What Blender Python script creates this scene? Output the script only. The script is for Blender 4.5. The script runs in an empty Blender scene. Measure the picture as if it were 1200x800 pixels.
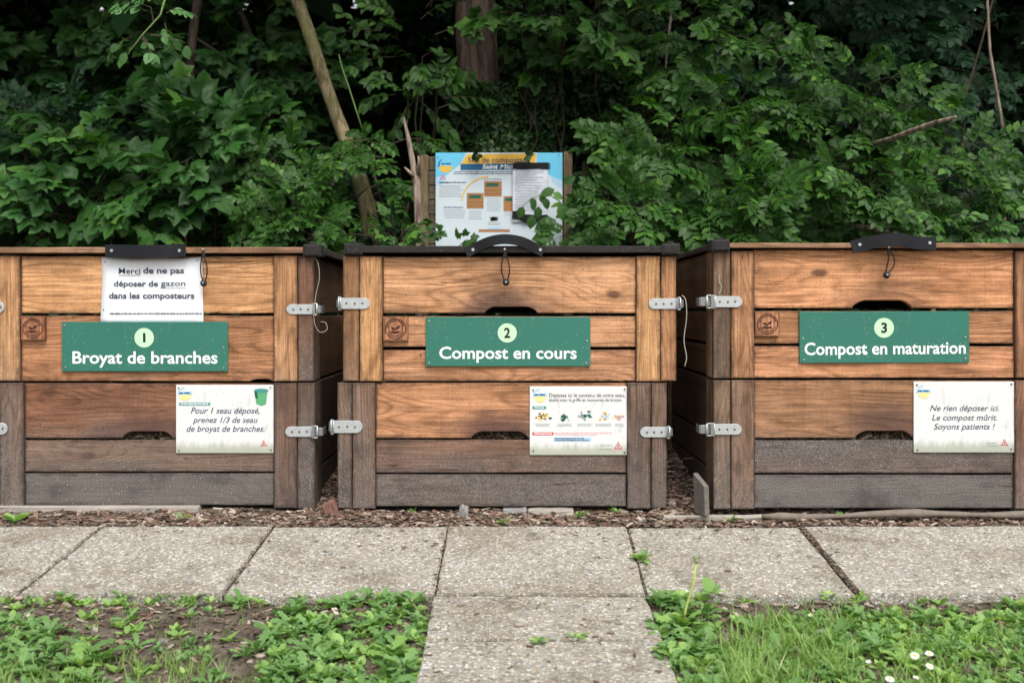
import bpy, bmesh, math, random
import numpy as np
from mathutils import Vector, Matrix

SC = bpy.context.scene
COL = SC.collection
R = math.radians
rnd = random.Random(7)
nr = np.random.RandomState(11)

# ------------------------------------------------------------------ camera, sky, sun, exposure
F = 1205.0            # focal length in photograph pixels
VX, VY = 593.0, 365.0 # vanishing point of the level view axis
CZ = 0.587            # eye height above the foot of the bins
cam = bpy.data.cameras.new('camera')
cam.sensor_width = 36.0
cam.lens = F / 1200 * 36
cam.shift_x = (600 - VX) / 1200
cam.shift_y = -(400 - VY) / 1200
cam.clip_end = 500
cam.dof.use_dof = True
cam.dof.focus_distance = 3.0
cam.dof.aperture_fstop = 4.2
co = bpy.data.objects.new('camera', cam)
co.location = (0, 0, CZ); co.rotation_euler = (R(90), 0, 0)
COL.objects.link(co); SC.camera = co

SUN_EL, SUN_ROT = 58, 158      # high, behind the photographer and slightly to the left
w = bpy.data.worlds.new('World'); SC.world = w; w.use_nodes = True
nt = w.node_tree; nt.nodes.clear()
sky = nt.nodes.new('ShaderNodeTexSky'); sky.sky_type = 'NISHITA'; sky.sun_disc = False
sky.sun_elevation = R(SUN_EL); sky.sun_rotation = R(SUN_ROT)
sky.air_density = 1.0; sky.dust_density = 4.0; sky.ozone_density = 1.0
hs = nt.nodes.new('ShaderNodeHueSaturation'); hs.inputs['Saturation'].default_value = 0.25
bg = nt.nodes.new('ShaderNodeBackground'); bg.inputs[1].default_value = 0.15
wo = nt.nodes.new('ShaderNodeOutputWorld')
nt.links.new(sky.outputs[0], hs.inputs['Color']); nt.links.new(hs.outputs[0], bg.inputs[0]); nt.links.new(bg.outputs[0], wo.inputs[0])
sl = bpy.data.lights.new('sun', 'SUN'); sl.energy = 1.4; sl.angle = R(35); sl.color = (1.0, 0.97, 0.92)
so = bpy.data.objects.new('sun', sl)
sd = Vector((math.sin(R(SUN_ROT)) * math.cos(R(SUN_EL)), math.cos(R(SUN_ROT)) * math.cos(R(SUN_EL)), math.sin(R(SUN_EL))))
so.rotation_euler = sd.to_track_quat('Z', 'Y').to_euler(); so.location = (0, -5, 8)
COL.objects.link(so)
SC.view_settings.view_transform = 'Standard'; SC.view_settings.look = 'None'
SC.view_settings.exposure = 0.75; SC.view_settings.gamma = 1.0
SC.cycles.max_bounces = 8; SC.cycles.transparent_max_bounces = 8

# ------------------------------------------------------------------ helpers
def lin(r, g, b, k=1.0):
    f = lambda c: (c / 255 / 12.92 if c / 255 <= 0.04045 else ((c / 255 + 0.055) / 1.055) ** 2.4) * k
    return (f(r), f(g), f(b), 1.0)
def wx(px, Y): return (px - VX) / F * Y
def wz(py, Y): return CZ - (py - VY) / F * Y
def P(px, py, Y): return Vector((wx(px, Y), Y, wz(py, Y)))

def link(o, parent=None):
    COL.objects.link(o)
    if parent is not None: o.parent = parent
    return o
def thing(name, loc, label=None, cat=None, group=None, kind=None):
    o = bpy.data.objects.new(name, None); o.location = loc; o.empty_display_size = 0.1
    COL.objects.link(o); tag(o, label, cat, group, kind); return o
def tag(o, label=None, cat=None, group=None, kind=None):
    if label: o['label'] = label
    if cat: o['category'] = cat
    if group: o['group'] = group
    if kind: o['kind'] = kind
    return o
def mesh_obj(name, verts, faces, mat, parent=None, loc=(0, 0, 0), smooth=False):
    me = bpy.data.meshes.new(name); me.from_pydata([tuple(v) for v in verts], [], faces); me.update()
    if smooth:
        for p in me.polygons: p.use_smooth = True
    if mat: me.materials.append(mat)
    o = bpy.data.objects.new(name, me); o.location = loc
    return link(o, parent)
def bm_obj(name, bm, mat, parent=None, loc=(0, 0, 0), smooth=False):
    bmesh.ops.recalc_face_normals(bm, faces=bm.faces[:])
    me = bpy.data.meshes.new(name); bm.to_mesh(me); bm.free()
    if smooth:
        for p in me.polygons: p.use_smooth = True
    if mat: me.materials.append(mat)
    o = bpy.data.objects.new(name, me); o.location = loc
    return link(o, parent)
def bm_box(x0, x1, y0, y1, z0, z1, bev=0.0, seg=1, bm=None):
    b = bm or bmesh.new()
    vs = [b.verts.new(v) for v in ((x0,y0,z0),(x1,y0,z0),(x1,y1,z0),(x0,y1,z0),(x0,y0,z1),(x1,y0,z1),(x1,y1,z1),(x0,y1,z1))]
    fs = [b.faces.new([vs[i] for i in f]) for f in ((0,3,2,1),(4,5,6,7),(0,1,5,4),(1,2,6,5),(2,3,7,6),(3,0,4,7))]
    if bev > 0:
        es = list({e for f in fs for e in f.edges})
        bmesh.ops.bevel(b, geom=es, offset=bev, segments=seg, affect='EDGES', profile=0.6)
    return b
def box(name, x0, x1, y0, y1, z0, z1, mat, parent=None, bev=0.0015, seg=1):
    """box whose mesh is centred on its own origin"""
    cx, cy, cz = (x0+x1)/2, (y0+y1)/2, (z0+z1)/2
    return bm_obj(name, bm_box(x0-cx, x1-cx, y0-cy, y1-cy, z0-cz, z1-cz, bev, seg), mat, parent, (cx, cy, cz))
def poly_prism(pts, y0, y1, bev=0.0):
    """outline in x,z extruded along y"""
    b = bmesh.new()
    vs = [b.verts.new((x, y0, z)) for x, z in pts]
    f = b.faces.new(vs)
    g = bmesh.ops.extrude_face_region(b, geom=[f])
    bmesh.ops.translate(b, verts=[v for v in g['geom'] if isinstance(v, bmesh.types.BMVert)], vec=(0, y1-y0, 0))
    bmesh.ops.recalc_face_normals(b, faces=b.faces[:])
    if bev > 0:
        front = [e for e in b.edges if all(abs(v.co.y-y0) < 1e-6 for v in e.verts)]
        bmesh.ops.bevel(b, geom=front, offset=bev, segments=1, affect='EDGES')
    return b
def tube_data(pts, rad, sides=8, cap=True):
    pts = [Vector(p) for p in pts]; n = len(pts); V = []; Fc = []
    rad = rad if hasattr(rad, '__len__') else [rad]*n
    up = Vector((0.13, 0.97, 0.21))
    for i, p in enumerate(pts):
        t = (pts[min(i+1, n-1)] - pts[max(i-1, 0)]).normalized()
        a = t.cross(up)
        if a.length < 1e-3: a = t.cross(Vector((1, 0, 0)))
        a.normalize(); b = t.cross(a).normalized()
        for k in range(sides):
            an = 2*math.pi*k/sides
            V.append(p + (a*math.cos(an) + b*math.sin(an))*rad[i])
    for i in range(n-1):
        for k in range(sides):
            Fc.append((i*sides+k, i*sides+(k+1) % sides, (i+1)*sides+(k+1) % sides, (i+1)*sides+k))
    if cap:
        Fc.append(tuple(range(sides))[::-1]); Fc.append(tuple((n-1)*sides+k for k in range(sides)))
    return V, Fc
class Acc:
    def __init__(s): s.v = []; s.f = []
    def add(s, V, Fc):
        o = len(s.v); s.v += [tuple(v) for v in V]; s.f += [tuple(i+o for i in f) for f in Fc]
    def build(s, name, mat, parent=None, loc=(0,0,0), smooth=True):
        return mesh_obj(name, s.v, s.f, mat, parent, loc, smooth)
def tube(name, pts, rad, mat, parent=None, loc=(0,0,0), sides=8):
    V, Fc = tube_data(pts, rad, sides); return mesh_obj(name, V, Fc, mat, parent, loc, True)
def sph(r, seg=10, ring=6, sy=1.0, sz=1.0):
    V = []; Fc = []
    for i in range(ring+1):
        th = math.pi*i/ring
        for k in range(seg):
            ph = 2*math.pi*k/seg
            V.append((r*math.sin(th)*math.cos(ph), r*sy*math.sin(th)*math.sin(ph), r*sz*math.cos(th)))
    for i in range(ring):
        for k in range(seg): Fc.append((i*seg+k, (i+1)*seg+k, (i+1)*seg+(k+1) % seg, i*seg+(k+1) % seg))
    return V, Fc
def hdisc(r, t, seg=24, cx=0, cz=0, y=0):
    """disc facing -y, front face at y-t"""
    V = [(cx+r*math.cos(2*math.pi*k/seg), y-t, cz+r*math.sin(2*math.pi*k/seg)) for k in range(seg)]
    V += [(cx+r*math.cos(2*math.pi*k/seg), y, cz+r*math.sin(2*math.pi*k/seg)) for k in range(seg)]
    Fc = [tuple(range(seg))] + [(k, k+seg, (k+1) % seg+seg, (k+1) % seg) for k in range(seg)]
    return V, Fc

# ------------------------------------------------------------------ material helpers
class NT:
    def __init__(s, name):
        s.m = bpy.data.materials.new(name); s.m.use_nodes = True; s.t = s.m.node_tree; s.t.nodes.clear()
        s.out = s.n('ShaderNodeOutputMaterial')
    def n(s, ty, **kw):
        nd = s.t.nodes.new(ty)
        for k, v in kw.items(): setattr(nd, k, v)
        return nd
    def set(s, sock, v):
        if isinstance(v, bpy.types.NodeSocket): s.t.links.new(v, sock)
        elif v is not None:
            try: sock.default_value = v
            except Exception: sock.default_value = (v, v, v, 1.0)
    def math(s, op, a, b=None, c=None, clamp=False):
        nd = s.n('ShaderNodeMath', operation=op, use_clamp=clamp)
        for i, v in enumerate((a, b, c)):
            if v is not None: s.set(nd.inputs[i], v)
        return nd.outputs[0]
    def vmath(s, op, a, b=None):
        nd = s.n('ShaderNodeVectorMath', operation=op)
        s.set(nd.inputs[0], a)
        if b is not None: s.set(nd.inputs[1], b)
        return nd.outputs['Value'] if op in ('LENGTH', 'DISTANCE') else nd.outputs[0]
    def noise(s, vec, scale=5, detail=3, rough=0.55, dist=0.0):
        nd = s.n('ShaderNodeTexNoise'); s.set(nd.inputs['Vector'], vec)
        nd.inputs['Scale'].default_value = scale; nd.inputs['Detail'].default_value = detail
        nd.inputs['Roughness'].default_value = rough; nd.inputs['Distortion'].default_value = dist
        return nd.outputs['Fac']
    def vor(s, vec, scale, out='Color', feat='F1', rand=1.0):
        nd = s.n('ShaderNodeTexVoronoi', feature=feat); s.set(nd.inputs['Vector'], vec)
        nd.inputs['Scale'].default_value = scale; nd.inputs['Randomness'].default_value = rand
        return nd.outputs[out]
    def mapr(s, v, a, b, c=0.0, d=1.0, smooth=True):
        nd = s.n('ShaderNodeMapRange', interpolation_type='SMOOTHSTEP' if smooth else 'LINEAR')
        s.set(nd.inputs[0], v)
        for i, x in zip((1, 2, 3, 4), (a, b, c, d)): s.set(nd.inputs[i], x)
        return nd.outputs[0]
    def mix(s, f, a, b, mode='MIX'):
        nd = s.n('ShaderNodeMix', data_type='RGBA', blend_type=mode)
        s.set(nd.inputs[0], f); s.set(nd.inputs[6], a); s.set(nd.inputs[7], b)
        return nd.outputs[2]
    def ramp(s, v, stops):
        nd = s.n('ShaderNodeValToRGB'); s.set(nd.inputs[0], v); e = nd.color_ramp.elements
        while len(e) < len(stops): e.new(0.5)
        for el, (p, c) in zip(e, stops): el.position = p; el.color = c
        return nd.outputs[0]
    def scale(s, vec, sx, sy, sz):
        return s.vmath('MULTIPLY', vec, (sx, sy, sz))
    def attr(s, name, kind='OBJECT', out='Fac'):
        nd = s.n('ShaderNodeAttribute', attribute_type=kind, attribute_name=name); return nd.outputs[out]
    def finish(s, col, rough=0.6, bump=None, bstr=0.3, bdist=0.002, spec=0.4, metal=0.0, transl=None, trw=0.3, alpha=None):
        p = s.n('ShaderNodeBsdfPrincipled')
        s.set(p.inputs['Base Color'], col); s.set(p.inputs['Roughness'], rough); s.set(p.inputs['Metallic'], metal)
        p.inputs['Specular IOR Level'].default_value = spec
        if bump is not None:
            b = s.n('ShaderNodeBump'); b.inputs['Strength'].default_value = bstr; b.inputs['Distance'].default_value = bdist
            s.set(b.inputs['Height'], bump); s.t.links.new(b.outputs[0], p.inputs['Normal'])
        sh = p.outputs[0]
        if transl is not None:
            tr = s.n('ShaderNodeBsdfTranslucent'); s.set(tr.inputs[0], transl)
            mx = s.n('ShaderNodeMixShader'); mx.inputs[0].default_value = trw
            s.t.links.new(sh, mx.inputs[1]); s.t.links.new(tr.outputs[0], mx.inputs[2]); sh = mx.outputs[0]
        s.t.links.new(sh, s.out.inputs[0]); return s.m

def plain(name, col, rough=0.6, metal=0.0, spec=0.4, var=0.25, vs=60, bump=0.0):
    t = NT(name); tc = t.n('ShaderNodeTexCoord').outputs['Object']
    n = t.noise(tc, vs, 4, 0.6)
    dk = tuple(c*(1-var) for c in col[:3]) + (1,); lt = tuple(min(1, c*(1+var)) for c in col[:3]) + (1,)
    c = t.mix(n, dk, lt)
    return t.finish(c, rough, n if bump else None, bump, 0.001, spec, metal)

def wood_mat(name, vertical=False):
    """weathered softwood; reads colour, greyness and stains of each board from the object"""
    t = NT(name)
    tc = t.n('ShaderNodeTexCoord').outputs['Object']
    oi = t.n('ShaderNodeObjectInfo'); rv = oi.outputs['Random']; colr = oi.outputs['Color']
    off = t.n('ShaderNodeCombineXYZ'); t.set(off.inputs[0], t.math('MULTIPLY', rv, 37.0)); t.set(off.inputs[1], t.math('MULTIPLY', rv, 13.7)); t.set(off.inputs[2], t.math('MULTIPLY', rv, 71.3))
    src = tc
    if vertical:   # turn so that grain runs along local x of the texture
        sp = t.n('ShaderNodeSeparateXYZ'); t.set(sp.inputs[0], tc)
        cb = t.n('ShaderNodeCombineXYZ'); t.set(cb.inputs[0], sp.outputs[2]); t.set(cb.inputs[1], sp.outputs[1]); t.set(cb.inputs[2], sp.outputs[0]); src = cb.outputs[0]
    v = t.vmath('ADD', src, off.outputs[0])
    # growth rings: stretched noise turned into bands
    n1 = t.noise(t.scale(v, 0.9, 3, 7.0), 1.0, 2.0, 0.5, 0.0)
    sep = t.n('ShaderNodeSeparateXYZ'); t.set(sep.inputs[0], v)
    # knots bend the rings around themselves
    kvec = t.n('ShaderNodeCombineXYZ'); t.set(kvec.inputs[0], t.math('MULTIPLY', sep.outputs[0], 3.0)); t.set(kvec.inputs[1], t.math('MULTIPLY', sep.outputs[2], 6.0))
    kd = t.n('ShaderNodeTexVoronoi', voronoi_dimensions='2D'); t.set(kd.inputs['Vector'], kvec.outputs[0]); kd.inputs['Scale'].default_value = 1.0
    ksel = t.mapr(kd.outputs['Color'], 0.56, 0.60)
    kv = t.math('ADD', kd.outputs['Distance'], t.math('MULTIPLY', t.math('SUBTRACT', t.noise(v, 60, 2), 0.5), 0.05))
    kn = t.math('MULTIPLY', t.mapr(kv, 0.0, 0.55, 1.0, 0.0), ksel)
    band = t.math('ADD', t.math('MULTIPLY', n1, 150.0), t.math('MULTIPLY', sep.outputs[2], 210.0))
    band = t.math('ADD', band, t.math('MULTIPLY', kn, 14.0))
    band = t.math('ADD', band, t.math('MULTIPLY', t.noise(t.scale(v, 5, 5, 60), 1.0, 2.0), 1.6))
    rings = t.math('ADD', t.math('MULTIPLY', t.math('SINE', band), 0.5), 0.5)
    rings = t.math('POWER', rings, 3.2)
    fine = t.noise(t.scale(v, 6, 60, 420), 1.0, 3.0, 0.65)
    med = t.noise(t.scale(v, 2.0, 20, 45), 1.0, 4.0, 0.65)
    blotch = t.noise(t.scale(v, 1, 1, 1.8), 5.5, 8.0, 0.72)
    k = t.math('MULTIPLY_ADD', t.math('MULTIPLY', rings, t.mapr(t.noise(v, 4.0, 3), 0.35, 0.6, 0.35, 1.0)), -0.46, 1.14)
    grit = t.noise(v, 260, 3.0, 0.8)
    k = t.math('MULTIPLY', k, t.mapr(grit, 0.35, 0.65, 0.84, 1.12))
    strk = t.noise(t.scale(v, 3.5, 30, 210), 1.0, 5.0, 0.75)
    saw = t.noise(t.scale(v, 190, 20, 5), 1.0, 2.0, 0.5)
    k = t.math('MULTIPLY', k, t.mapr(strk, 0.32, 0.60, 0.76, 1.12))
    k = t.math('MULTIPLY', k, t.mapr(saw, 0.3, 0.7, 0.955, 1.03))
    k = t.math('MULTIPLY', k, t.mapr(fine, 0.3, 0.7, 0.72, 1.20))
    k = t.math('MULTIPLY', k, t.mapr(med, 0.25, 0.75, 0.72, 1.22))
    k = t.math('MULTIPLY', k, t.mapr(blotch, 0.3, 0.7, 0.66, 1.20))
    kc = t.n('ShaderNodeCombineColor')
    drip = t.noise(t.scale(v, 42, 6, 1.6), 1.0, 3.0, 0.6)
    k = t.math('MULTIPLY', k, t.mapr(drip, 0.58, 0.75, 1.0, 0.86))
    t.set(kc.inputs[0], t.math('POWER', k, 0.92)); t.set(kc.inputs[1], k); t.set(kc.inputs[2], t.math('POWER', k, 1.12))
    col = t.mix(1.0, colr, kc.outputs[0], 'MULTIPLY')
    big = t.noise(t.scale(v, 2.2, 2, 9), 1.0, 9.0, 0.78)
    col = t.mix(t.mapr(big, 0.50, 0.72, 0.0, 0.62), col, t.mix(1.0, col, (0.38, 0.34, 0.33, 1), 'MULTIPLY'))
    # reddish patches
    col = t.mix(t.mapr(t.noise(t.scale(v, 1.6, 1, 9), 1.0, 3), 0.48, 0.75, 0.0, 0.45), col, t.mix(1.0, col, (0.82, 0.60, 0.45, 1), 'MULTIPLY'))
    # knots
    ks = t.math('MULTIPLY', t.mapr(kv, 0.035, 0.10, 1.0, 0.0), ksel)
    col = t.mix(t.math('MULTIPLY', ks, 0.8), col, (0.07, 0.030, 0.017, 1))
    # greying
    grey = t.attr('grey')
    gn = t.noise(t.scale(v, 2.2, 6, 10), 1.0, 9, 0.75)
    soz = t.n('ShaderNodeSeparateXYZ'); t.set(soz.inputs[0], tc)
    hh = t.attr('half')
    zf = t.math('DIVIDE', soz.outputs[2], t.math('MAXIMUM', hh, 0.001))      # -1..1 up the board
    low = t.attr('low')
    gv = t.math('ADD', grey, t.math('MULTIPLY', low, t.math('MULTIPLY_ADD', zf, -0.5, 0.0)))
    gf = t.mapr(t.math('ADD', gv, t.math('MULTIPLY', t.math('SUBTRACT', gn, 0.5), 1.5)), 0.10, 0.88)
    sand = t.noise(v, 330.0, 2.0, 0.8)
    gcol = t.mix(t.mapr(sand, 0.35, 0.68), (0.042, 0.036, 0.033, 1), (0.235, 0.213, 0.196, 1))
    gcol = t.mix(0.22, gcol, col)
    col = t.mix(gf, col, gcol)
    damp = t.noise(t.scale(v, 5.5, 3, 7), 1.0, 8.0, 0.75)
    col = t.mix(t.math('MULTIPLY', t.mapr(damp, 0.50, 0.68, 0.0, 0.62), t.mapr(grey, 0.1, 0.5, 0.15, 1.0)), col, (0.045, 0.038, 0.036, 1))
    # dark stain of its own shape (rubbed hand hole, damp corners)
    sx, sz, st = t.attr('stain_x'), t.attr('stain_z'), t.attr('stain')
    dx = t.math('MULTIPLY', t.math('SUBTRACT', soz.outputs[0], sx), 0.8); dz = t.math('MULTIPLY', t.math('SUBTRACT', soz.outputs[2], sz), 1.6)
    dist = t.math('SQRT', t.math('ADD', t.math('MULTIPLY', dx, dx), t.math('MULTIPLY', dz, dz)))
    sf = t.math('MULTIPLY', t.mapr(t.math('ADD', dist, t.math('MULTIPLY', t.math('SUBTRACT', blotch, 0.5), 0.12)), 0.03, 0.17, 1.0, 0.0), st)
    col = t.mix(sf, col, (0.05, 0.028, 0.030, 1))
    # grime along the edges of the board
    hz = t.math('ABSOLUTE', soz.outputs[2]); hx = t.math('ABSOLUTE', soz.outputs[0]); wdt = t.attr('halfx')
    eg = t.math('MINIMUM', t.math('SUBTRACT', hh, hz), t.math('SUBTRACT', wdt, hx))
    eg = t.math('ADD', eg, t.math('MULTIPLY', t.math('SUBTRACT', t.noise(v, 26, 5, 0.75), 0.5), 0.035))
    ef = t.mapr(eg, 0.0, 0.009, 0.55, 0.0)
    col = t.mix(ef, col, (0.035, 0.024, 0.02, 1))
    # nail holes and pale flecks
    vd = t.vor(v, 42, 'Distance'); vc = t.vor(v, 42, 'Color')
    hole = t.math('MULTIPLY', t.mapr(vd, 0.05, 0.10, 1, 0), t.mapr(vc, 0.62, 0.64))
    col = t.mix(t.math('MULTIPLY', hole, 0.75), col, (0.02, 0.014, 0.01, 1))
    v2 = t.vmath('ADD', v, (5.3, 1.1, 8.2))
    fl = t.math('MULTIPLY', t.mapr(t.vor(v2, 110, 'Distance'), 0.10, 0.2, 1, 0), t.mapr(t.vor(v2, 110, 'Color'), 0.66, 0.68))
    col = t.mix(t.math('MULTIPLY', fl, t.math('MULTIPLY_ADD', gf, 0.5, 0.10)), col, (0.62, 0.58, 0.52, 1))
    vb = t.vmath('ADD', v, (2.7, 9.4, 3.3)); hb = t.math('MULTIPLY', t.mapr(t.vor(vb, 13, 'Distance'), 0.03, 0.06, 1, 0), t.mapr(t.vor(vb, 13, 'Color'), 0.55, 0.57))
    col = t.mix(t.math('MULTIPLY', hb, 0.85), col, (0.018, 0.012, 0.009, 1))
    # long drying cracks
    cr = t.noise(t.scale(v, 1.1, 9, 38), 1.0, 2.0, 0.5)
    cf = t.math('MULTIPLY', t.mapr(t.math('ABSOLUTE', t.math('SUBTRACT', cr, 0.52)), 0.0, 0.007, 1, 0), t.mapr(t.noise(v, 3.1, 1), 0.52, 0.62))
    col = t.mix(t.math('MULTIPLY', cf, 0.75), col, (0.03, 0.017, 0.012, 1))
    h = t.math('ADD', t.math('MULTIPLY', rings, -0.25), t.math('ADD', fine, t.math('MULTIPLY', med, 0.7)))
    h = t.math('SUBTRACT', h, t.math('MULTIPLY', t.math('ADD', cf, hole), 1.2))
    return t.finish(col, 0.72, h, 0.55, 0.0016, 0.25)

M = {}
M['wood_h'] = wood_mat('weathered_wood_across')
M['wood_v'] = wood_mat('weathered_wood_upright', True)
def make_zinc():
    t = NT('galvanised_steel'); tc = t.n('ShaderNodeTexCoord').outputs['Object']
    n = t.noise(tc, 90, 5, 0.7)
    rust = t.mapr(t.noise(tc, 240, 3, 0.7), 0.62, 0.72)
    c = t.mix(n, (0.36, 0.38, 0.38, 1), (0.66, 0.68, 0.68, 1)); c = t.mix(t.math('MULTIPLY', rust, 0.35), c, (0.15, 0.10, 0.07, 1))
    return t.finish(c, 0.48, n, 0.15, 0.001, 0.5, 0.55)
M['zinc'] = make_zinc()
M['zinc_dark'] = plain('dull_worn_steel', (0.27, 0.28, 0.28, 1), 0.42, 0.6, 0.5, 0.5, 160, 0.3)
M['rubber'] = plain('black_rubber', (0.007, 0.008, 0.010, 1), 0.45, 0, 0.3, 0.35, 40, 0.15)
def make_plastic():
    t = NT('scuffed_dark_plastic'); tc = t.n('ShaderNodeTexCoord').outputs['Object']
    n = t.noise(tc, 30, 6, 0.75); n2 = t.noise(tc, 140, 4, 0.8)
    c = t.mix(n, (0.010, 0.009, 0.009, 1), (0.035, 0.033, 0.031, 1)); c = t.mix(t.mapr(n2, 0.62, 0.70, 0, 0.6), c, (0.35, 0.32, 0.28, 1))
    return t.finish(c, 0.6, n2, 0.3, 0.001, 0.2)
M['plastic'] = make_plastic()
M['cord'] = plain('black_elastic_cord', (0.012, 0.012, 0.013, 1), 0.6, 0, 0.4, 0.3, 200)
M['string'] = plain('pale_string', (0.36, 0.35, 0.30, 1), 0.8, 0, 0.2, 0.3, 300)
def sign_mat(name, col, dirt=0.3, speck=0.5, green_low=False):
    t = NT(name); tc = t.n('ShaderNodeTexCoord').outputs['Object']
    n = t.noise(tc, 7, 5, 0.65); c = t.mix(n, tuple(x*0.90 for x in col[:3])+(1,), tuple(min(1, x*1.08) for x in col[:3])+(1,))
    n2 = t.noise(t.scale(tc, 1, 1, 0.25), 45, 5, 0.75)
    c = t.mix(t.mapr(n2, 0.55, 0.78, 0, dirt), c, (0.22, 0.20, 0.16, 1))
    vd = t.vor(tc, 95, 'Distance'); vc = t.vor(tc, 95, 'Color')
    sp = t.math('MULTIPLY', t.mapr(vd, 0.06, 0.16, 1, 0), t.mapr(vc, 0.66, 0.68, 0, speck))
    c = t.mix(sp, c, (0.10, 0.09, 0.07, 1) if green_low else (0.62, 0.66, 0.60, 1))
    if green_low:
        z = t.n('ShaderNodeSeparateXYZ'); t.set(z.inputs[0], tc)
        g = t.mapr(t.math('ADD', z.outputs[2], t.math('MULTIPLY', t.noise(t.scale(tc, 1, 1, 0.3), 60, 4, 0.8), -0.05)), -0.118, -0.085, 1, 0)
        c = t.mix(t.math('MULTIPLY', g, 0.55), c, (0.16, 0.20, 0.07, 1))
    return t.finish(c, 0.45, n2, 0.05, 0.001, 0.4)
M['green'] = sign_mat('green_sign_face', (0.028, 0.155, 0.112, 1), 0.30, 0.5)
M['white_sign'] = sign_mat('white_sign_face', (0.68, 0.68, 0.67, 1), 0.45, 0.7, True)
M['paper'] = sign_mat('laminated_paper', (0.78, 0.80, 0.82, 1), 0.12, 0.15)
M['mint'] = sign_mat('pale_mint_print', (0.52, 0.80, 0.50, 1), 0.05, 0.1)
M['board_white'] = plain('printed_board_white', (0.55, 0.63, 0.66, 1), 0.35, 0, 0.4, 0.06, 3)
def ink(name, c, r=0.5): M[name] = plain(name, c, r, 0, 0.3, 0.12, 80)
ink('ink_white', (0.82, 0.84, 0.82, 1)); ink('ink_black', (0.018, 0.018, 0.022, 1)); ink('ink_navy', (0.045, 0.05, 0.11, 1))
ink('ink_slate', (0.06, 0.075, 0.11, 1)); ink('ink_blue', (0.01, 0.10, 0.22, 1)); ink('ink_sky', (0.13, 0.50, 0.70, 1))
ink('ink_yellow', (0.70, 0.42, 0.06, 1)); ink('ink_pale_yellow', (0.82, 0.66, 0.25, 1)); ink('ink_teal', (0.06, 0.26, 0.24, 1))
ink('ink_red', (0.55, 0.07, 0.08, 1)); ink('ink_pink', (0.68, 0.36, 0.36, 1)); ink('ink_leaf', (0.10, 0.35, 0.16, 1)); ink('ink_orange', (0.62, 0.25, 0.07, 1))
ink('ink_brown', (0.36, 0.17, 0.06, 1)); ink('ink_dark_green', (0.015, 0.10, 0.06, 1)); ink('ink_grey', (0.30, 0.32, 0.34, 1)); ink('ink_light_blue', (0.35, 0.55, 0.70, 1))
ink('burn', (0.045, 0.014, 0.008, 1), 0.8)
M['tape'] = plain('black_tape', (0.006, 0.006, 0.007, 1), 0.55, 0, 0.2, 0.3, 30, 0.3)
M['screw'] = plain('screw_head', (0.55, 0.56, 0.56, 1), 0.35, 0.9, 0.5, 0.2, 300)
M['dark_screw'] = plain('dull_screw_head', (0.12, 0.11, 0.10, 1), 0.5, 0.7, 0.5, 0.2, 300)

def leaf_mat(name, dark, light, yellow=None, rough=0.5, trw=0.2, spec=0.28):
    t = NT(name)
    g = t.n('ShaderNodeNewGeometry').outputs['Random Per Island']; o = t.n('ShaderNodeObjectInfo').outputs['Random']
    f = t.math('FRACT', t.math('ADD', g, t.math('MULTIPLY', o, 7.31)))
    tc = t.n('ShaderNodeTexCoord').outputs['Object']
    n = t.noise(tc, 2.0, 2, 0.5)
    c = t.mix(t.math('MULTIPLY_ADD', f, 0.65, t.math('MULTIPLY', n, 0.35)), dark, light)
    if yellow: c = t.mix(t.mapr(f, 0.90, 0.96, 0, 0.7), c, yellow)
    c = t.mix(t.mapr(t.noise(tc, 70, 3, 0.7), 0.35, 0.75, 0.0, 0.35), c, t.mix(1.0, c, (0.62, 0.66, 0.6, 1), 'MULTIPLY'))
    return t.finish(c, rough, t.noise(tc, 55, 2), 0.25, 0.003, spec, 0, t.mix(1.0, c, (1.5, 1.7, 0.7, 1), 'MULTIPLY'), trw)
M['maple'] = leaf_mat('maple_leaves', (0.012, 0.044, 0.008, 1), (0.034, 0.108, 0.017, 1), (0.065, 0.16, 0.02, 1))
M['maple_blue'] = leaf_mat('dull_blue_green_leaves', (0.013, 0.044, 0.018, 1), (0.030, 0.085, 0.032, 1))
M['ash'] = leaf_mat('ash_leaves', (0.014, 0.048, 0.006, 1), (0.042, 0.124, 0.014, 1), (0.09, 0.21, 0.024, 1))
M['young'] = leaf_mat('young_bramble_leaves', (.025, .085, .014, 1), (.06, .17, .025, 1), (.1, .22, .03, 1))
M['ivy'] = leaf_mat('ivy_leaves', (0.012, 0.038, 0.009, 1), (0.030, 0.080, 0.016, 1), (0.07, 0.11, 0.02, 1), 0.4)
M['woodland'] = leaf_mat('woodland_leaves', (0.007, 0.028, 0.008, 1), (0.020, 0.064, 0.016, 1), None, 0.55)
M['weed'] = leaf_mat('weed_leaves', (0.15, 0.28, 0.065, 1), (0.33, 0.50, 0.15, 1), (0.42, 0.55, 0.17, 1), 0.5, 0.3)
M['weed_cool'] = leaf_mat('cool_green_weed_leaves', (0.10, 0.21, 0.065, 1), (0.22, 0.37, 0.13, 1), None, 0.5, 0.3)
M['grass'] = leaf_mat('grass_blades', (0.14, 0.26, 0.06, 1), (0.33, 0.48, 0.14, 1), (0.55, 0.52, 0.30, 1), 0.5, 0.3)
M['petal'] = plain('white_petals', (0.82, 0.82, 0.80, 1), 0.6, 0, 0.2, 0.05)
M['pollen'] = plain('yellow_flower_centre', (0.65, 0.42, 0.03, 1), 0.8)

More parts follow.
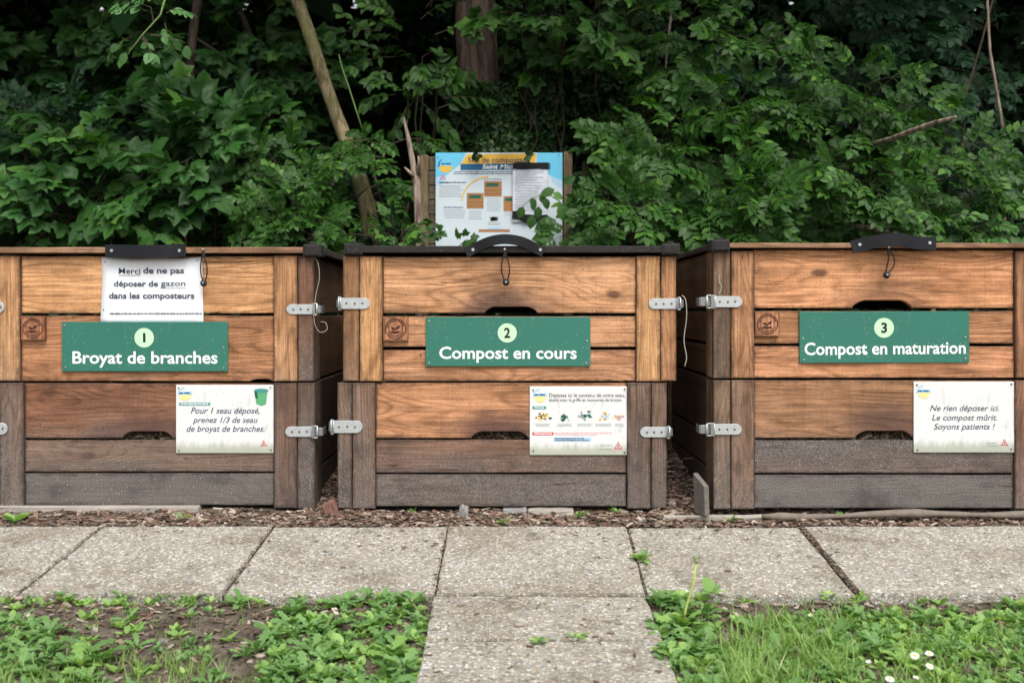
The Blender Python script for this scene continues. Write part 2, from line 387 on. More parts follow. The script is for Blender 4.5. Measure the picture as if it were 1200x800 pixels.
def bark_mat(name, dark, light, moss=None):
    t = NT(name); tc = t.n('ShaderNodeTexCoord').outputs['Object']
    n = t.noise(t.scale(tc, 40, 40, 7), 1.0, 5, 0.7); n2 = t.noise(tc, 6, 3)
    c = t.mix(t.mapr(n, 0.35, 0.65), dark, light)
    if moss: c = t.mix(t.mapr(n2, 0.48, 0.62, 0, 0.75), c, moss)
    return t.finish(c, 0.85, n, 0.9, 0.01, 0.2)
M['bark_pale'] = bark_mat('pale_mossy_bark', (0.11, 0.085, 0.045, 1), (0.36, 0.29, 0.17, 1), (0.16, 0.16, 0.06, 1))
M['bark_dark'] = bark_mat('dark_bark', (0.035, 0.027, 0.020, 1), (0.13, 0.095, 0.07, 1))
M['bark_dead'] = bark_mat('dead_grey_wood', (0.11, 0.075, 0.055, 1), (0.42, 0.34, 0.26, 1))
M['twig_green'] = plain('green_stem', (0.12, 0.20, 0.05, 1), 0.6)
M['bark_twig'] = plain('twig_bark', (0.07, 0.05, 0.035, 1), 0.8)

def make_slab():
    t = NT('exposed_aggregate_concrete'); tc = t.n('ShaderNodeTexCoord').outputs['Object']
    oi = t.n('ShaderNodeObjectInfo').outputs['Random']
    v = t.vmath('ADD', tc, t.n('ShaderNodeCombineXYZ').outputs[0])
    off = t.n('ShaderNodeCombineXYZ'); t.set(off.inputs[0], t.math('MULTIPLY', oi, 23.0)); t.set(off.inputs[1], t.math('MULTIPLY', oi, 41.0))
    v = t.vmath('ADD', tc, off.outputs[0])
    wv = t.n('ShaderNodeTexNoise'); t.set(wv.inputs['Vector'], v); wv.inputs['Scale'].default_value = 60
    vv = t.vmath('ADD', v, t.vmath('MULTIPLY', wv.outputs['Color'], (0.006, 0.006, 0.006)))
    vc = t.vor(vv, 165, 'Color'); vd = t.vor(vv, 165, 'Distance')
    sp = t.n('ShaderNodeSeparateColor'); t.set(sp.inputs[0], vc)
    peb = t.ramp(sp.outputs[0], [(0.0, (0.12, 0.105, 0.09, 1)), (0.15, (0.29, 0.27, 0.225, 1)), (0.3, (0.22, 0.22, 0.225, 1)), (0.45, (0.38, 0.36, 0.31, 1)), (0.60, (0.33, 0.255, 0.18, 1)), (0.68, (0.33, 0.335, 0.33, 1)), (0.86, (0.44, 0.435, 0.41, 1)), (0.97, (0.64, 0.63, 0.59, 1))])
    peb = t.mix(t.noise(v, 500, 2), t.mix(1, peb, (0.8, 0.8, 0.8, 1), 'MULTIPLY'), peb)
    c = t.mix(t.mapr(vd, 0.55, 0.75), peb, (0.22, 0.21, 0.18, 1))
    big = t.noise(v, 3.5, 5, 0.6)
    c = t.mix(t.mapr(big, 0.42, 0.66, 0.0, 0.75), c, t.mix(1, c, (0.66, 0.62, 0.55, 1), 'MULTIPLY'))
    c = t.mix(1, c, (1.13, 1.105, 1.065, 1), 'MULTIPLY')
    st = t.noise(v, 14, 5, 0.75)
    c = t.mix(t.mapr(st, 0.57, 0.70, 0, 0.7), c, (0.12, 0.10, 0.08, 1))
    c = t.mix(t.mapr(t.noise(v, 38, 4, .7), .55, .7, 0, .45), c, t.mix(1, c, (.5, .47, .42, 1), 'MULTIPLY'))
    h = t.math('SUBTRACT', t.mapr(vd, 0.0, 0.6, 1, 0), t.math('MULTIPLY', t.noise(v, 400, 2), 0.2))
    return t.finish(c, 0.75, h, 0.7, 0.003, 0.3)
M['slab'] = make_slab()
def make_soil():
    t = NT('soil_and_leaf_litter'); tc = t.n('ShaderNodeTexCoord').outputs['Object']
    n = t.noise(tc, 18, 7, 0.7); n2 = t.noise(tc, 150, 4, 0.75); n3 = t.noise(tc, 3.0, 3)
    c = t.ramp(n, [(0.30, (0.035, 0.028, 0.021, 1)), (0.5, (0.10, 0.080, 0.060, 1)), (0.7, (0.20, 0.168, 0.135, 1))])
    c = t.mix(t.mapr(n2, 0.58, 0.70, 0, 0.8), c, (0.28, 0.22, 0.16, 1)); c = t.mix(t.mapr(n2, 0.40, 0.28, 0, 0.7), c, (0.02, 0.014, 0.01, 1))
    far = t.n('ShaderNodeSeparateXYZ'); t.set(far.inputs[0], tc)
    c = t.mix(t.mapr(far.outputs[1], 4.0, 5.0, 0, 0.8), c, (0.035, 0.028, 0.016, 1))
    return t.finish(c, 0.9, t.math('ADD', n, t.math('MULTIPLY', n2, 0.35)), 0.9, 0.012, 0.2)
M['soil'] = make_soil()
def make_chip(name, cols, rough=0.85):
    t = NT(name); r = t.n('ShaderNodeNewGeometry').outputs['Random Per Island']
    tc = t.n('ShaderNodeTexCoord').outputs['Object']
    k = len(cols); c = t.ramp(r, [(i/(k-1)*0.98, x) for i, x in enumerate(cols)])
    c = t.mix(t.noise(tc, 120, 3, 0.7), t.mix(1, c, (0.5, 0.48, 0.45, 1), 'MULTIPLY'), c)
    return t.finish(c, rough, t.noise(tc, 160, 3), 0.5, 0.002, 0.2)
M['chips'] = make_chip('bark_chips', [(0.05,0.035,0.025,1),(0.19,0.11,0.08,1),(0.15,0.11,0.085,1),(0.30,0.21,0.15,1),(0.09,0.06,0.045,1),(0.42,0.33,0.26,1),(0.21,0.11,0.08,1),(0.36,0.30,0.26,1),(0.60,0.52,0.43,1)])
M['stones'] = make_chip('small_stones', [(0.20,0.18,0.16,1),(0.35,0.32,0.28,1),(0.48,0.42,0.36,1),(0.28,0.16,0.11,1),(0.60,0.57,0.52,1)])
M['compost'] = make_chip('compost_bits', [(0.16,.12,.08,1),(.48,.39,.28,1),(0.05,0.035,0.024,1),(0.16,0.10,0.06,1),(0.34,0.25,0.15,1),(0.10,0.11,0.05,1),(0.55,0.46,0.32,1)])
M['compost_dark'] = plain('dark_compost', (0.035, 0.025, 0.017, 1), 0.9, 0, 0.2, 0.5, 60, 0.8)
M['stone_grey'] = plain('grey_stone', (0.24, 0.235, 0.225, 1), 0.85, 0, 0.3, 0.35, 30, 0.6)
M['stone_pale'] = plain('pale_concrete', (0.30, 0.27, 0.235, 1), 0.85, 0, 0.3, 0.35, 22, 0.6)
M['brick'] = plain('worn_brick', (0.17, 0.085, 0.065, 1), 0.85, 0, 0.3, 0.35, 40, 0.6)

# ------------------------------------------------------------------ ground
SLAB_N, SLAB_F = 2.44, 2.94
def zs(Y):
    if Y >= SLAB_N: return -0.028 - 0.114*(SLAB_F - Y)
    if Y >= 1.0: return -0.085 - 0.073*(SLAB_N - Y)
    return -0.190 - 0.02*(1.0 - Y)
def hn(x, y):
    return (math.sin(x*7.1+1.3)*math.cos(y*8.3+0.4) + 0.6*math.sin(x*17.3+y*13.1) + 0.4*math.sin(x*31+y*37+2) + 0.3*math.cos(x*53-y*47))
def in_slab(x, Y, m=0.0):
    if SLAB_N-m <= Y <= SLAB_F-0.005+m: return abs(x) < 2.75
    return Y < SLAB_N and -0.172-m < x < 0.330+m and Y > -1.2
def gh(x, Y):
    if Y < SLAB_N - 0.001: z = zs(Y) - 0.016 + 0.0045*hn(x, Y)
    elif Y <= SLAB_F: z = zs(Y) - 0.01
    elif Y < 3.05: z = -0.030 + (Y-SLAB_F)*0.17 + 0.003*hn(x*2, Y*2)
    elif Y < 4.15: z = -0.011 + (Y-3.05)*0.10 + 0.004*hn(x, Y)
    else:
        z = 0.10 + (min(Y, 30)-4.15)*0.36 + (max(Y, 30)-30)*0.06 + 0.03*hn(x*0.3, Y*0.3)
    return z
def grid_axis(lo, hi, fine0, fine1, step):
    a = list(np.arange(fine0, fine1+1e-6, step)); s = step
    x = fine1
    while x < hi: s *= 1.35; x += s; a.append(min(x, hi))
    s = step; x = fine0
    while x > lo: s *= 1.35; x -= s; a.insert(0, max(x, lo))
    return a
ax = grid_axis(-140, 140, -2.0, 2.0, 0.022); ay = grid_axis(-140, 140, 1.5, 4.2, 0.022)
V = []
for y in ay:
    for x in ax:
        z = gh(x, y)
        if in_slab(x, y, 0.0): z -= 0.035
        V.append((x, y, z))
nx = len(ax)
Fc = [(j*nx+i, j*nx+i+1, (j+1)*nx+i+1, (j+1)*nx+i) for j in range(len(ay)-1) for i in range(nx-1)]
g = mesh_obj('ground', V, Fc, M['soil'], smooth=True); g['kind'] = 'structure'

def G(px, py):
    """point on the ground seen at a photograph pixel"""
    lo, hi = 1.2, 4.1
    for _ in range(40):
        Y = (lo+hi)/2; x = wx(px, Y)
        zz = zs(Y) if in_slab(x, Y) else gh(x, Y)
        if wz(py, Y) < zz: hi = Y
        else: lo = Y
    return Vector((wx(px, Y), Y, zz))

# ------------------------------------------------------------------ paved path
path = thing('path', (0, 0, 0), kind='structure')
def slab(xa, xb, Ya, Yb, xa2=None, xb2=None, dz=0.0, tilt=0.0):
    xa2 = xa if xa2 is None else xa2; xb2 = xb if xb2 is None else xb2
    cx, cy = (xa+xb)/2, (Ya+Yb)/2; cz = zs(cy)
    n = 8
    def edge(p, q):
        return [(p[0]+(q[0]-p[0])*k/n + (rnd.uniform(-.0018, .0018) if k else 0), p[1]+(q[1]-p[1])*k/n + (rnd.uniform(-.0018, .0018) if k else 0)) for k in range(n)]
    ring = edge((xa, Ya), (xb, Ya)) + edge((xb, Ya), (xb2, Yb)) + edge((xb2, Yb), (xa2, Yb)) + edge((xa2, Yb), (xa, Ya))
    b = bmesh.new(); vs = []
    for x, y in ring: vs.append(b.verts.new((x-cx, y-cy, zs(y)-cz+dz+tilt*(x-cx))))
    f = b.faces.new(vs); g_ = bmesh.ops.extrude_face_region(b, geom=[f])
    bmesh.ops.translate(b, verts=[v for v in g_['geom'] if isinstance(v, bmesh.types.BMVert)], vec=(0, 0, -0.045))
    bmesh.ops.recalc_face_normals(b, faces=b.faces[:])
    top = [e for e in b.edges if len([f for f in e.link_faces if f.normal.z > 0.8]) == 1 and len(e.link_faces) == 2 and all(abs(f.normal.z) < 0.5 or f.normal.z > 0.8 for f in e.link_faces)]
    bmesh.ops.bevel(b, geom=top, offset=0.003, segments=2, affect='EDGES')
    bm_obj('paving_slab', b, M['slab'], path, (cx, cy, cz))
J0 = [-2.66, -2.15, -1.655, -1.154, -0.666, -0.166, 0.346, 0.839, 1.62, 2.12, 2.62]
J1 = [-2.66, -2.15, -1.66, -1.160, -0.672, -0.168, 0.334, 0.834, 1.62, 2.12, 2.62]
for i in range(len(J0)-1):
    a = 0.0028 if i != 7 else 0.010
    slab(J1[i]+a, J1[i+1]-0.0028, SLAB_N+0.003, SLAB_F, J0[i]+(0.0028 if i != 7 else 0.010), J0[i+1]-0.0028, rnd.uniform(-.003, .003), rnd.uniform(-.004, .004))
yy = SLAB_N-0.008
for L in (0.272, 0.5, 0.5, 0.5, 0.5, 0.5):
    slab(-0.170, 0.330, yy-L+0.010, yy, None, None, rnd.uniform(-.002, .001), rnd.uniform(-.004, .004)); yy -= L

# ------------------------------------------------------------------ lettering
def text_mesh(body, bold=0.0, shear=0.0, spacing=1.0):
    cu = bpy.data.curves.new('t', 'FONT'); cu.body = body; cu.offset = bold; cu.shear = shear; cu.space_character = spacing
    cu.resolution_u = 3; cu.fill_mode = 'FRONT'
    ob = bpy.data.objects.new('t', cu); COL.objects.link(ob)
    dg = bpy.context.evaluated_depsgraph_get(); dg.update()
    me = bpy.data.meshes.new_from_object(ob.evaluated_get(dg))
    bpy.data.objects.remove(ob); bpy.data.curves.remove(cu)
    return me
def fit_text(name, body, x0, x1, zb, zc, y, mat, parent, bold=0.0, shear=0.0, rot=0.0, spacing=1.0):
    """x0..x1 the ends of the line, zb its baseline, zc the top of its capitals (parent's frame)"""
    ref = text_mesh('H'); cap = max(v.co.y for v in ref.vertices); bpy.data.meshes.remove(ref)
    me = text_mesh(body, bold, shear, spacing)
    xs = [v.co.x for v in me.vertices]; a, b_ = min(xs), max(xs)
    for v in me.vertices:
        X = x0 + (v.co.x-a)/(b_-a)*(x1-x0); Z = zb + v.co.y/cap*(zc-zb)
        if rot: Z += rot*(X-(x0+x1)/2)
        v.co = (X, y, Z)
    me.name = name; me.materials.append(mat)
    o = bpy.data.objects.new(name, me); return link(o, parent)

def strips(name, rects, y, mat, parent):
    """flat printed marks: quads in x,z facing -y"""
    V = []; Fc = []
    for (a, b_, c, d) in rects:
        k = len(V); V += [(a, y, c), (b_, y, c), (b_, y, d), (a, y, d)]; Fc.append((k, k+1, k+2, k+3))
    return mesh_obj(name, V, Fc, mat, parent)
def polys(name, lst, y, mat, parent):
    V = []; Fc = []
    for p in lst:
        k = len(V); V += [(a, y, b_) for a, b_ in p]; Fc.append(tuple(range(k, k+len(p))))
    return mesh_obj(name, V, Fc, mat, parent)

class Sign:
    """a flat board at distance Y; px/py of the photograph give its real size and place"""
    def __init__(s, name, x0, x1, y0, y1, Y, mat, label, cat, thick=0.004, tilt=0.0, part='panel'):
        s.Y = Y; s.cx = wx((x0+x1)/2, Y); s.cz = wz((y0+y1)/2, Y)
        s.root = thing(name, (s.cx, Y, s.cz), label, cat)
        s.root.rotation_euler = (0, tilt, 0)
        hx = (wx(x1, Y)-wx(x0, Y))/2; hz = (wz(y0, Y)-wz(y1, Y))/2; s.hx, s.hz = hx, hz
        if part: s.panel = bm_obj(part, bm_box(-hx, hx, 0, thick, -hz, hz, 0.0008), mat, s.root)
    def X(s, px): return wx(px, s.Y) - s.cx
    def Z(s, py): return wz(py, s.Y) - s.cz
    def text(s, body, x0, x1, base, cap, mat, bold=0.0, shear=0.0, rot=0.0, y=-0.0006, spacing=1.0):
        return fit_text('lettering', body, s.X(x0), s.X(x1), s.Z(base), s.Z(cap), y, M[mat], s.root, bold, shear, rot, spacing)
    def rects(s, name, rl, mat, y=-0.0005):
        return strips(name, [(s.X(a), s.X(b_), s.Z(d), s.Z(c)) for a, b_, c, d in rl], y, M[mat], s.root)
    def dashes(s, x0, x1, y0, rows, pitch, h, mat, seed=1, centre=False, y=-0.0005, ragged=0.2, name='small_print'):
        r = random.Random(seed); rl = []
        for k in range(rows):
            wd = (x1-x0)*(1-ragged*r.random()) if rows > 1 else (x1-x0)
            a = x0 + ((x1-x0-wd)/2 if centre else 0); e = a+wd; yv = y0+k*pitch
            while a < e:
                l = min(r.uniform(1.4, 4.5)*h, e-a)
                if l > 0.4*h: rl.append((a, a+l, yv-h*r.uniform(.38, .55), yv+h*r.uniform(.3, .5)))
                a += l + h*0.45
        return s.rects(name, rl, mat, y)
    def poly(s, name, pl, mat, y=-0.0005):
        return polys(name, [[(s.X(a), s.Z(b_)) for a, b_ in reversed(p)] for p in pl], y, M[mat], s.root)
    def disc(s, name, px, py, r, mat, y=-0.0005, a0=0, a1=360, n=28, sy=1.0):
        pts = [(px+r*math.cos(R(a0+(a1-a0)*k/n)), py-r*sy*math.sin(R(a0+(a1-a0)*k/n))) for k in range(n+1 if a1-a0 < 360 else n)]
        return polys(name, [[(s.X(a), s.Z(b_)) for a, b_ in pts]], y, M[mat], s.root)
    def screws(s, pts, mat='screw', r=0.0028):
        for px, py in pts:
            V, Fc = hdisc(r, 0.0016, 10); mesh_obj('screw', V, Fc, M[mat], s.root, (s.X(px), -0.0004, s.Z(py)))
    def logo(s, cx, cy, r, tilt_=0):
        """half yellow disc under a blue band with a curved tail"""
        s.disc('logo_half_disc', cx, cy, r, 'ink_pale_yellow', -0.0007, 180, 360, 18)
        s.poly('logo_band', [[(cx-1.15*r, cy-.42*r), (cx+1.05*r, cy-.5*r), (cx+1.15*r, cy+.02*r), (cx-1.05*r, cy+.06*r)]], 'ink_light_blue', -0.0009)
        arc = []
        for k in range(9):
            a = R(95+85*k/8); arc.append((cx-0.05*r+1.15*r*math.cos(a), cy-1.15*r*math.sin(a)))
        arc += [(cx-.05*r+1.02*r*math.cos(R(180-85*k/8)), cy-1.02*r*math.sin(R(180-85*k/8))) for k in range(9)]
        s.poly('logo_tail', [arc], 'ink_sky', -0.0007)
        s.dashes(cx-.95*r, cx+.95*r, cy-.2*r, 1, 1, .3*r, 'ink_blue', 3, y=-0.0011, name='logo_print')
    def warning(s, cx, cy, r):
        tri = [(cx, cy-r), (cx+.95*r, cy+.7*r), (cx-.95*r, cy+.7*r)]
        inn = [(cx+(x-cx)*.72, cy+.06*r+(y-cy-.06*r)*.70) for x, y in tri]
        for k in range(3):
            s.poly('warning_triangle', [[tri[k], tri[(k+1) % 3], inn[(k+1) % 3], inn[k]]], 'ink_red', -0.0007)
        s.rects('warning_mark', [(cx-.14*r, cx+.14*r, cy-.25*r, cy+.35*r)], 'ink_red', -0.0007)

# ------------------------------------------------------------------ compost bins
def board(name, x0, x1, y0, y1, z0, z1, col, grey=0.0, low=0.0, parent=None, vertical=False, cut=None, stain=None, wob=0.0009, bev=0.0022):
    """one weathered board; cut = (xa, xb, top_xa, top_xb, height) hand hole at its lower edge"""
    cx, cy, cz = (x0+x1)/2, (y0+y1)/2, (z0+z1)/2
    pts = []
    def side(ax_, az, bx, bz, n):
        for k in range(n):
            f = k/n; j = rnd.uniform(-wob, wob) if k else 0
            if abs(bx-ax_) > abs(bz-az): pts.append((ax_+(bx-ax_)*f, az+(bz-az)*f+j))
            else: pts.append((ax_+(bx-ax_)*f+j, az+(bz-az)*f))
    if cut:
        xa, xb, ta, tb, h = cut
        side(x0, z0, xa, z0, 4)
        n = 5
        for k in range(n+1):
            a = k/n; s_ = .35*a+.65*math.sin(a*math.pi/2); pts.append((xa+(ta-xa)*(a**1.35)*1.25, z0+h*s_))
        for k in range(n+1):
            a = 1-k/n; s_ = .35*a+.65*math.sin(a*math.pi/2); pts.append((xb+(tb-xb)*(a**1.35)*1.25, z0+h*s_))
        side(xb, z0, x1, z0, 4)
        if pts[-1] == (xb, z0): pass
        # drop the duplicate point at xb
        pts2 = []
        for p in pts:
            if not pts2 or (abs(p[0]-pts2[-1][0]) > 1e-6 or abs(p[1]-pts2[-1][1]) > 1e-6): pts2.append(p)
        pts = pts2
    else: side(x0, z0, x1, z0, 8 if x1-x0 > .3 else 2)
    side(x1, z0, x1, z1, 2 if z1-z0 < .3 else 6); side(x1, z1, x0, z1, 10 if x1-x0 > .3 else 2); side(x0, z1, x0, z0, 2 if z1-z0 < .3 else 6)
    b = poly_prism([(x-cx, z-cz) for x, z in pts], y0-cy, y1-cy, bev)
    o = bm_obj(name, b, M['wood_v' if vertical else 'wood_h'], parent, (cx, cy, cz))
    o.color = col; o['grey'] = float(grey); o['low'] = float(low); o['half'] = (z1-z0)/2; o['halfx'] = (x1-x0)/2
    if stain: o['stain_x'] = stain[0]-cx; o['stain_z'] = stain[1]-cz; o['stain'] = float(stain[2])
    return o
WK = 0.86
def wc(r, g, b):
    c = lin(r*1.01, g*1.025, b, WK); y = .3*c[0]+.59*c[1]+.11*c[2]; f = .10
    return tuple(q*(1-f)+y*f for q in c[:3])+(1.0,)

def latch(root, X, Z, px0, px1, py0, py1, right, buckle_to):
    """galvanised strap on the front, hooked over the corner by a buckle"""
    x0, x1 = X(px0), X(px1); z0, z1 = Z(py1), Z(py0); h = (z1-z0)/2; zc = (z0+z1)/2; T = 0.0035
    pts = []
    if right:   # rounded end to the left
        for k in range(9):
            a = R(90+180*k/8); pts.append((x0+h+h*math.cos(a), zc+h*math.sin(a)))
        pts += [(x1, z0), (x1, z1)]; cx_ = x1; sg = 1
    else:
        for k in range(9):
            a = R(-90+180*k/8); pts.append((x1-h+h*math.cos(a), zc+h*math.sin(a)))
        pts += [(x0, z1), (x0, z0)]; cx_ = x0; sg = -1
    lt = bm_obj('latch', poly_prism([(x-cx_, z-zc) for x, z in pts], -T, 0.0, 0.0006), M['zinc'], root, (cx_, -0.0008, zc))
    L = x1-x0
    for f in (0.22, 0.50, 0.80):
        V, Fc = hdisc(0.0032, 0.0012, 8); mesh_obj('screw', V, Fc, M['dark_screw'], lt, (-sg*L*(1-f)*0.95, -T, rnd.uniform(-.001, .001)))
    # buckle: wire frame loop and a hooked tongue folded round the corner
    bx = X(buckle_to)-cx_
    e = abs(bx)
    fr = Acc()
    zt = h*1.12
    loop = [(0, -T-.004, zt), (sg*e*.55, -T-.007, zt), (sg*e*.55, -T-.007, -zt), (0, -T-.004, -zt), (0, -T-.004, zt)]
    for a_, b_ in zip(loop[:-1], loop[1:]): fr.add(*tube_data([a_, b_], 0.0022, 6))
    fr.build('buckle_frame', M['zinc'], lt)
    bb = bm_box(sg*e*.30 if sg > 0 else -e, e if sg > 0 else -e*.30, -T-.003, 0.001, -h*.8, h*.8, 0.0015)
    bm_box(min(sg*e, sg*e+sg*.003), max(sg*e, sg*e+sg*.003), -T-.003, 0.045, -h*.75, h*.75, 0.001, bm=bb)
    bm_box(min(sg*e*.02, sg*e*.30), max(sg*e*.02, sg*e*.30), -T-.009, -T-.002, -h*1.25, h*1.25, 0.001, bm=bb)
    bm_obj('buckle', bb, M['zinc_dark'], lt)
    return lt

def stamp(root, X, Z, px0, px1, py0, py1, col):
    x0, x1, z0, z1 = X(px0), X(px1), Z(py1), Z(py0)
    pl = board('plaque', x0, x1, -0.004, 0.011, z0, z1, col, 0.05, 0, root, True, wob=0.0002, bev=0.001)
    r = (x1-x0)*0.40; V = []; Fc = []
    def ring(r0, r1, a0, a1, n):
        k0 = len(V)
        for k in range(n+1):
            a = R(a0+(a1-a0)*k/n)
            V.append((r0*math.cos(a), 0, r0*math.sin(a))); V.append((r1*math.cos(a), 0, r1*math.sin(a)))
        for k in range(n): Fc.append((k0+2*k, k0+2*k+1, k0+2*k+3, k0+2*k+2))
    ring(r*.97, r*1.05, 0, 360, 28); ring(r*.66, r*.71, 150, 390, 20)
    for a0 in range(20, 165, 13): ring(r*.74, r*.92, a0, a0+rnd.uniform(6, 9), 2)
    for a0 in range(205, 340, 14): ring(r*.76, r*.90, a0, a0+rnd.uniform(6, 9), 2)
    def pg(p):
        k0 = len(V); V.extend([(a*r, 0, b_*r) for a, b_ in p]); Fc.append(tuple(range(k0, k0+len(p))))
    # seedling leaves over a heap
    pg([(-.55, -.35), (-.1, -.5), (.45, -.38), (.35, -.22), (.0, -.28), (-.35, -.2)])
    pg([(-.02, -.22), (.04, -.22), (.06, .12), (.0, .12)])
    pg([(.0, -.05), (.15, .22), (.45, .34), (.40, .08), (.18, -.06)])
    pg([(.0, -.1), (-.15, .12), (-.48, .18), (-.36, -.06), (-.16, -.16)])
    mesh_obj('burnt_emblem', [(a, -0.0083, b_) for a, _, b_ in V], Fc, M['burn'], pl)

def strap(root, X, Z, pts_px, wpx, rivets, part_label=None, yoff=-0.018):
    """rubber handle strap: band along a curve; pts_px = centre line with outward bulge"""
    P_ = [(X(a), yoff-c, Z(b_)) for a, b_, c in pts_px]
    # resample by Catmull-Rom
    def cr(p0, p1, p2, p3, t):
        return tuple(0.5*((2*b)+(-a+c)*t+(2*a-5*b+4*c-d)*t*t+(-a+3*b-3*c+d)*t**3) for a, b, c, d in zip(p0, p1, p2, p3))
    Q = []
    for i in range(len(P_)-1):
        p0 = P_[max(i-1, 0)]; p3 = P_[min(i+2, len(P_)-1)]
        for k in range(6): Q.append(cr(p0, P_[i], P_[i+1], p3, k/6))
    Q.append(P_[-1])
    n = len(Q); hw = abs(Z(0)-Z(wpx))/2; T = 0.004; V = []; Fc = []
    cxm = Q[n//2]
    for i, q in enumerate(Q):
        a = Q[max(i-1, 0)]; b_ = Q[min(i+1, n-1)]
        tx, tz = b_[0]-a[0], b_[2]-a[2]; l = math.hypot(tx, tz); nx_, nz_ = -tz/l, tx/l
        for (u, y) in ((1, 0), (1, T), (-1, T), (-1, 0)):
            V.append((q[0]+nx_*hw*u - cxm[0], q[1]+y, q[2]+nz_*hw*u - cxm[2]))
    for i in range(n-1):
        for k in range(4): Fc.append((i*4+k, i*4+(k+1) % 4, i*4+4+(k+1) % 4, i*4+4+k))
    Fc.append((0, 1, 2, 3)); Fc.append(((n-1)*4+3, (n-1)*4+2, (n-1)*4+1, (n-1)*4))
    o = mesh_obj('handle_strap', V, Fc, M['rubber'], root, (cxm[0], 0, cxm[2]))
    for px, py in rivets:
        yv = min(Q, key=lambda q: abs(q[0]-X(px)))[1]
        V, Fc = hdisc(0.0046, 0.002, 12); mesh_obj('rivet', V, Fc, M['screw'], o, (X(px)-cxm[0], yv-0.0002, Z(py)-cxm[2]))
    return o

def cord_loop(root, X, Z, top, ball, bulge, side=0.0):
    tx, tz = X(top[0]), Z(top[1]); bx, bz = X(ball[0]), Z(ball[1]); y = -0.016
    L = tz-bz
    pts = []
    for s_, rng in ((-1, range(0, 11)), (1, range(10, -1, -1))):
        for k in rng:
            f = k/10
            wv = math.sin(math.pi*min(1, f*1.02))**0.8*bulge*(0.35+0.65*f)
            pts.append((tx+(bx-tx)*f+s_*wv+side*math.sin(math.pi*f)-tx, y+0.006*f, -L*f))
    o = tube('cord_loop', pts, 0.0021, M['cord'], root, (tx, 0, tz), 6)
    V, Fc = sph(0.0105, 12, 8, 0.8)
    mesh_obj('cord_ball', V, Fc, M['plastic'], o, (bx-tx, y, bz-tz), True)
    V, Fc = hdisc(0.0028, 0.001, 8); mesh_obj('ball_screw', V, Fc, M['screw'], o, (bx-tx, y-0.0085, bz-tz+.001))
    bm = bm_box(-.0032, .0032, y-.003, y+.004, -.020, .000, .001)
    bm_obj('cord_clip', bm, M['plastic'], o)
    V, Fc = hdisc(0.0034, 0.0015, 10); mesh_obj('rivet', V, Fc, M['screw'], o, (0, y-0.002, 0.003))

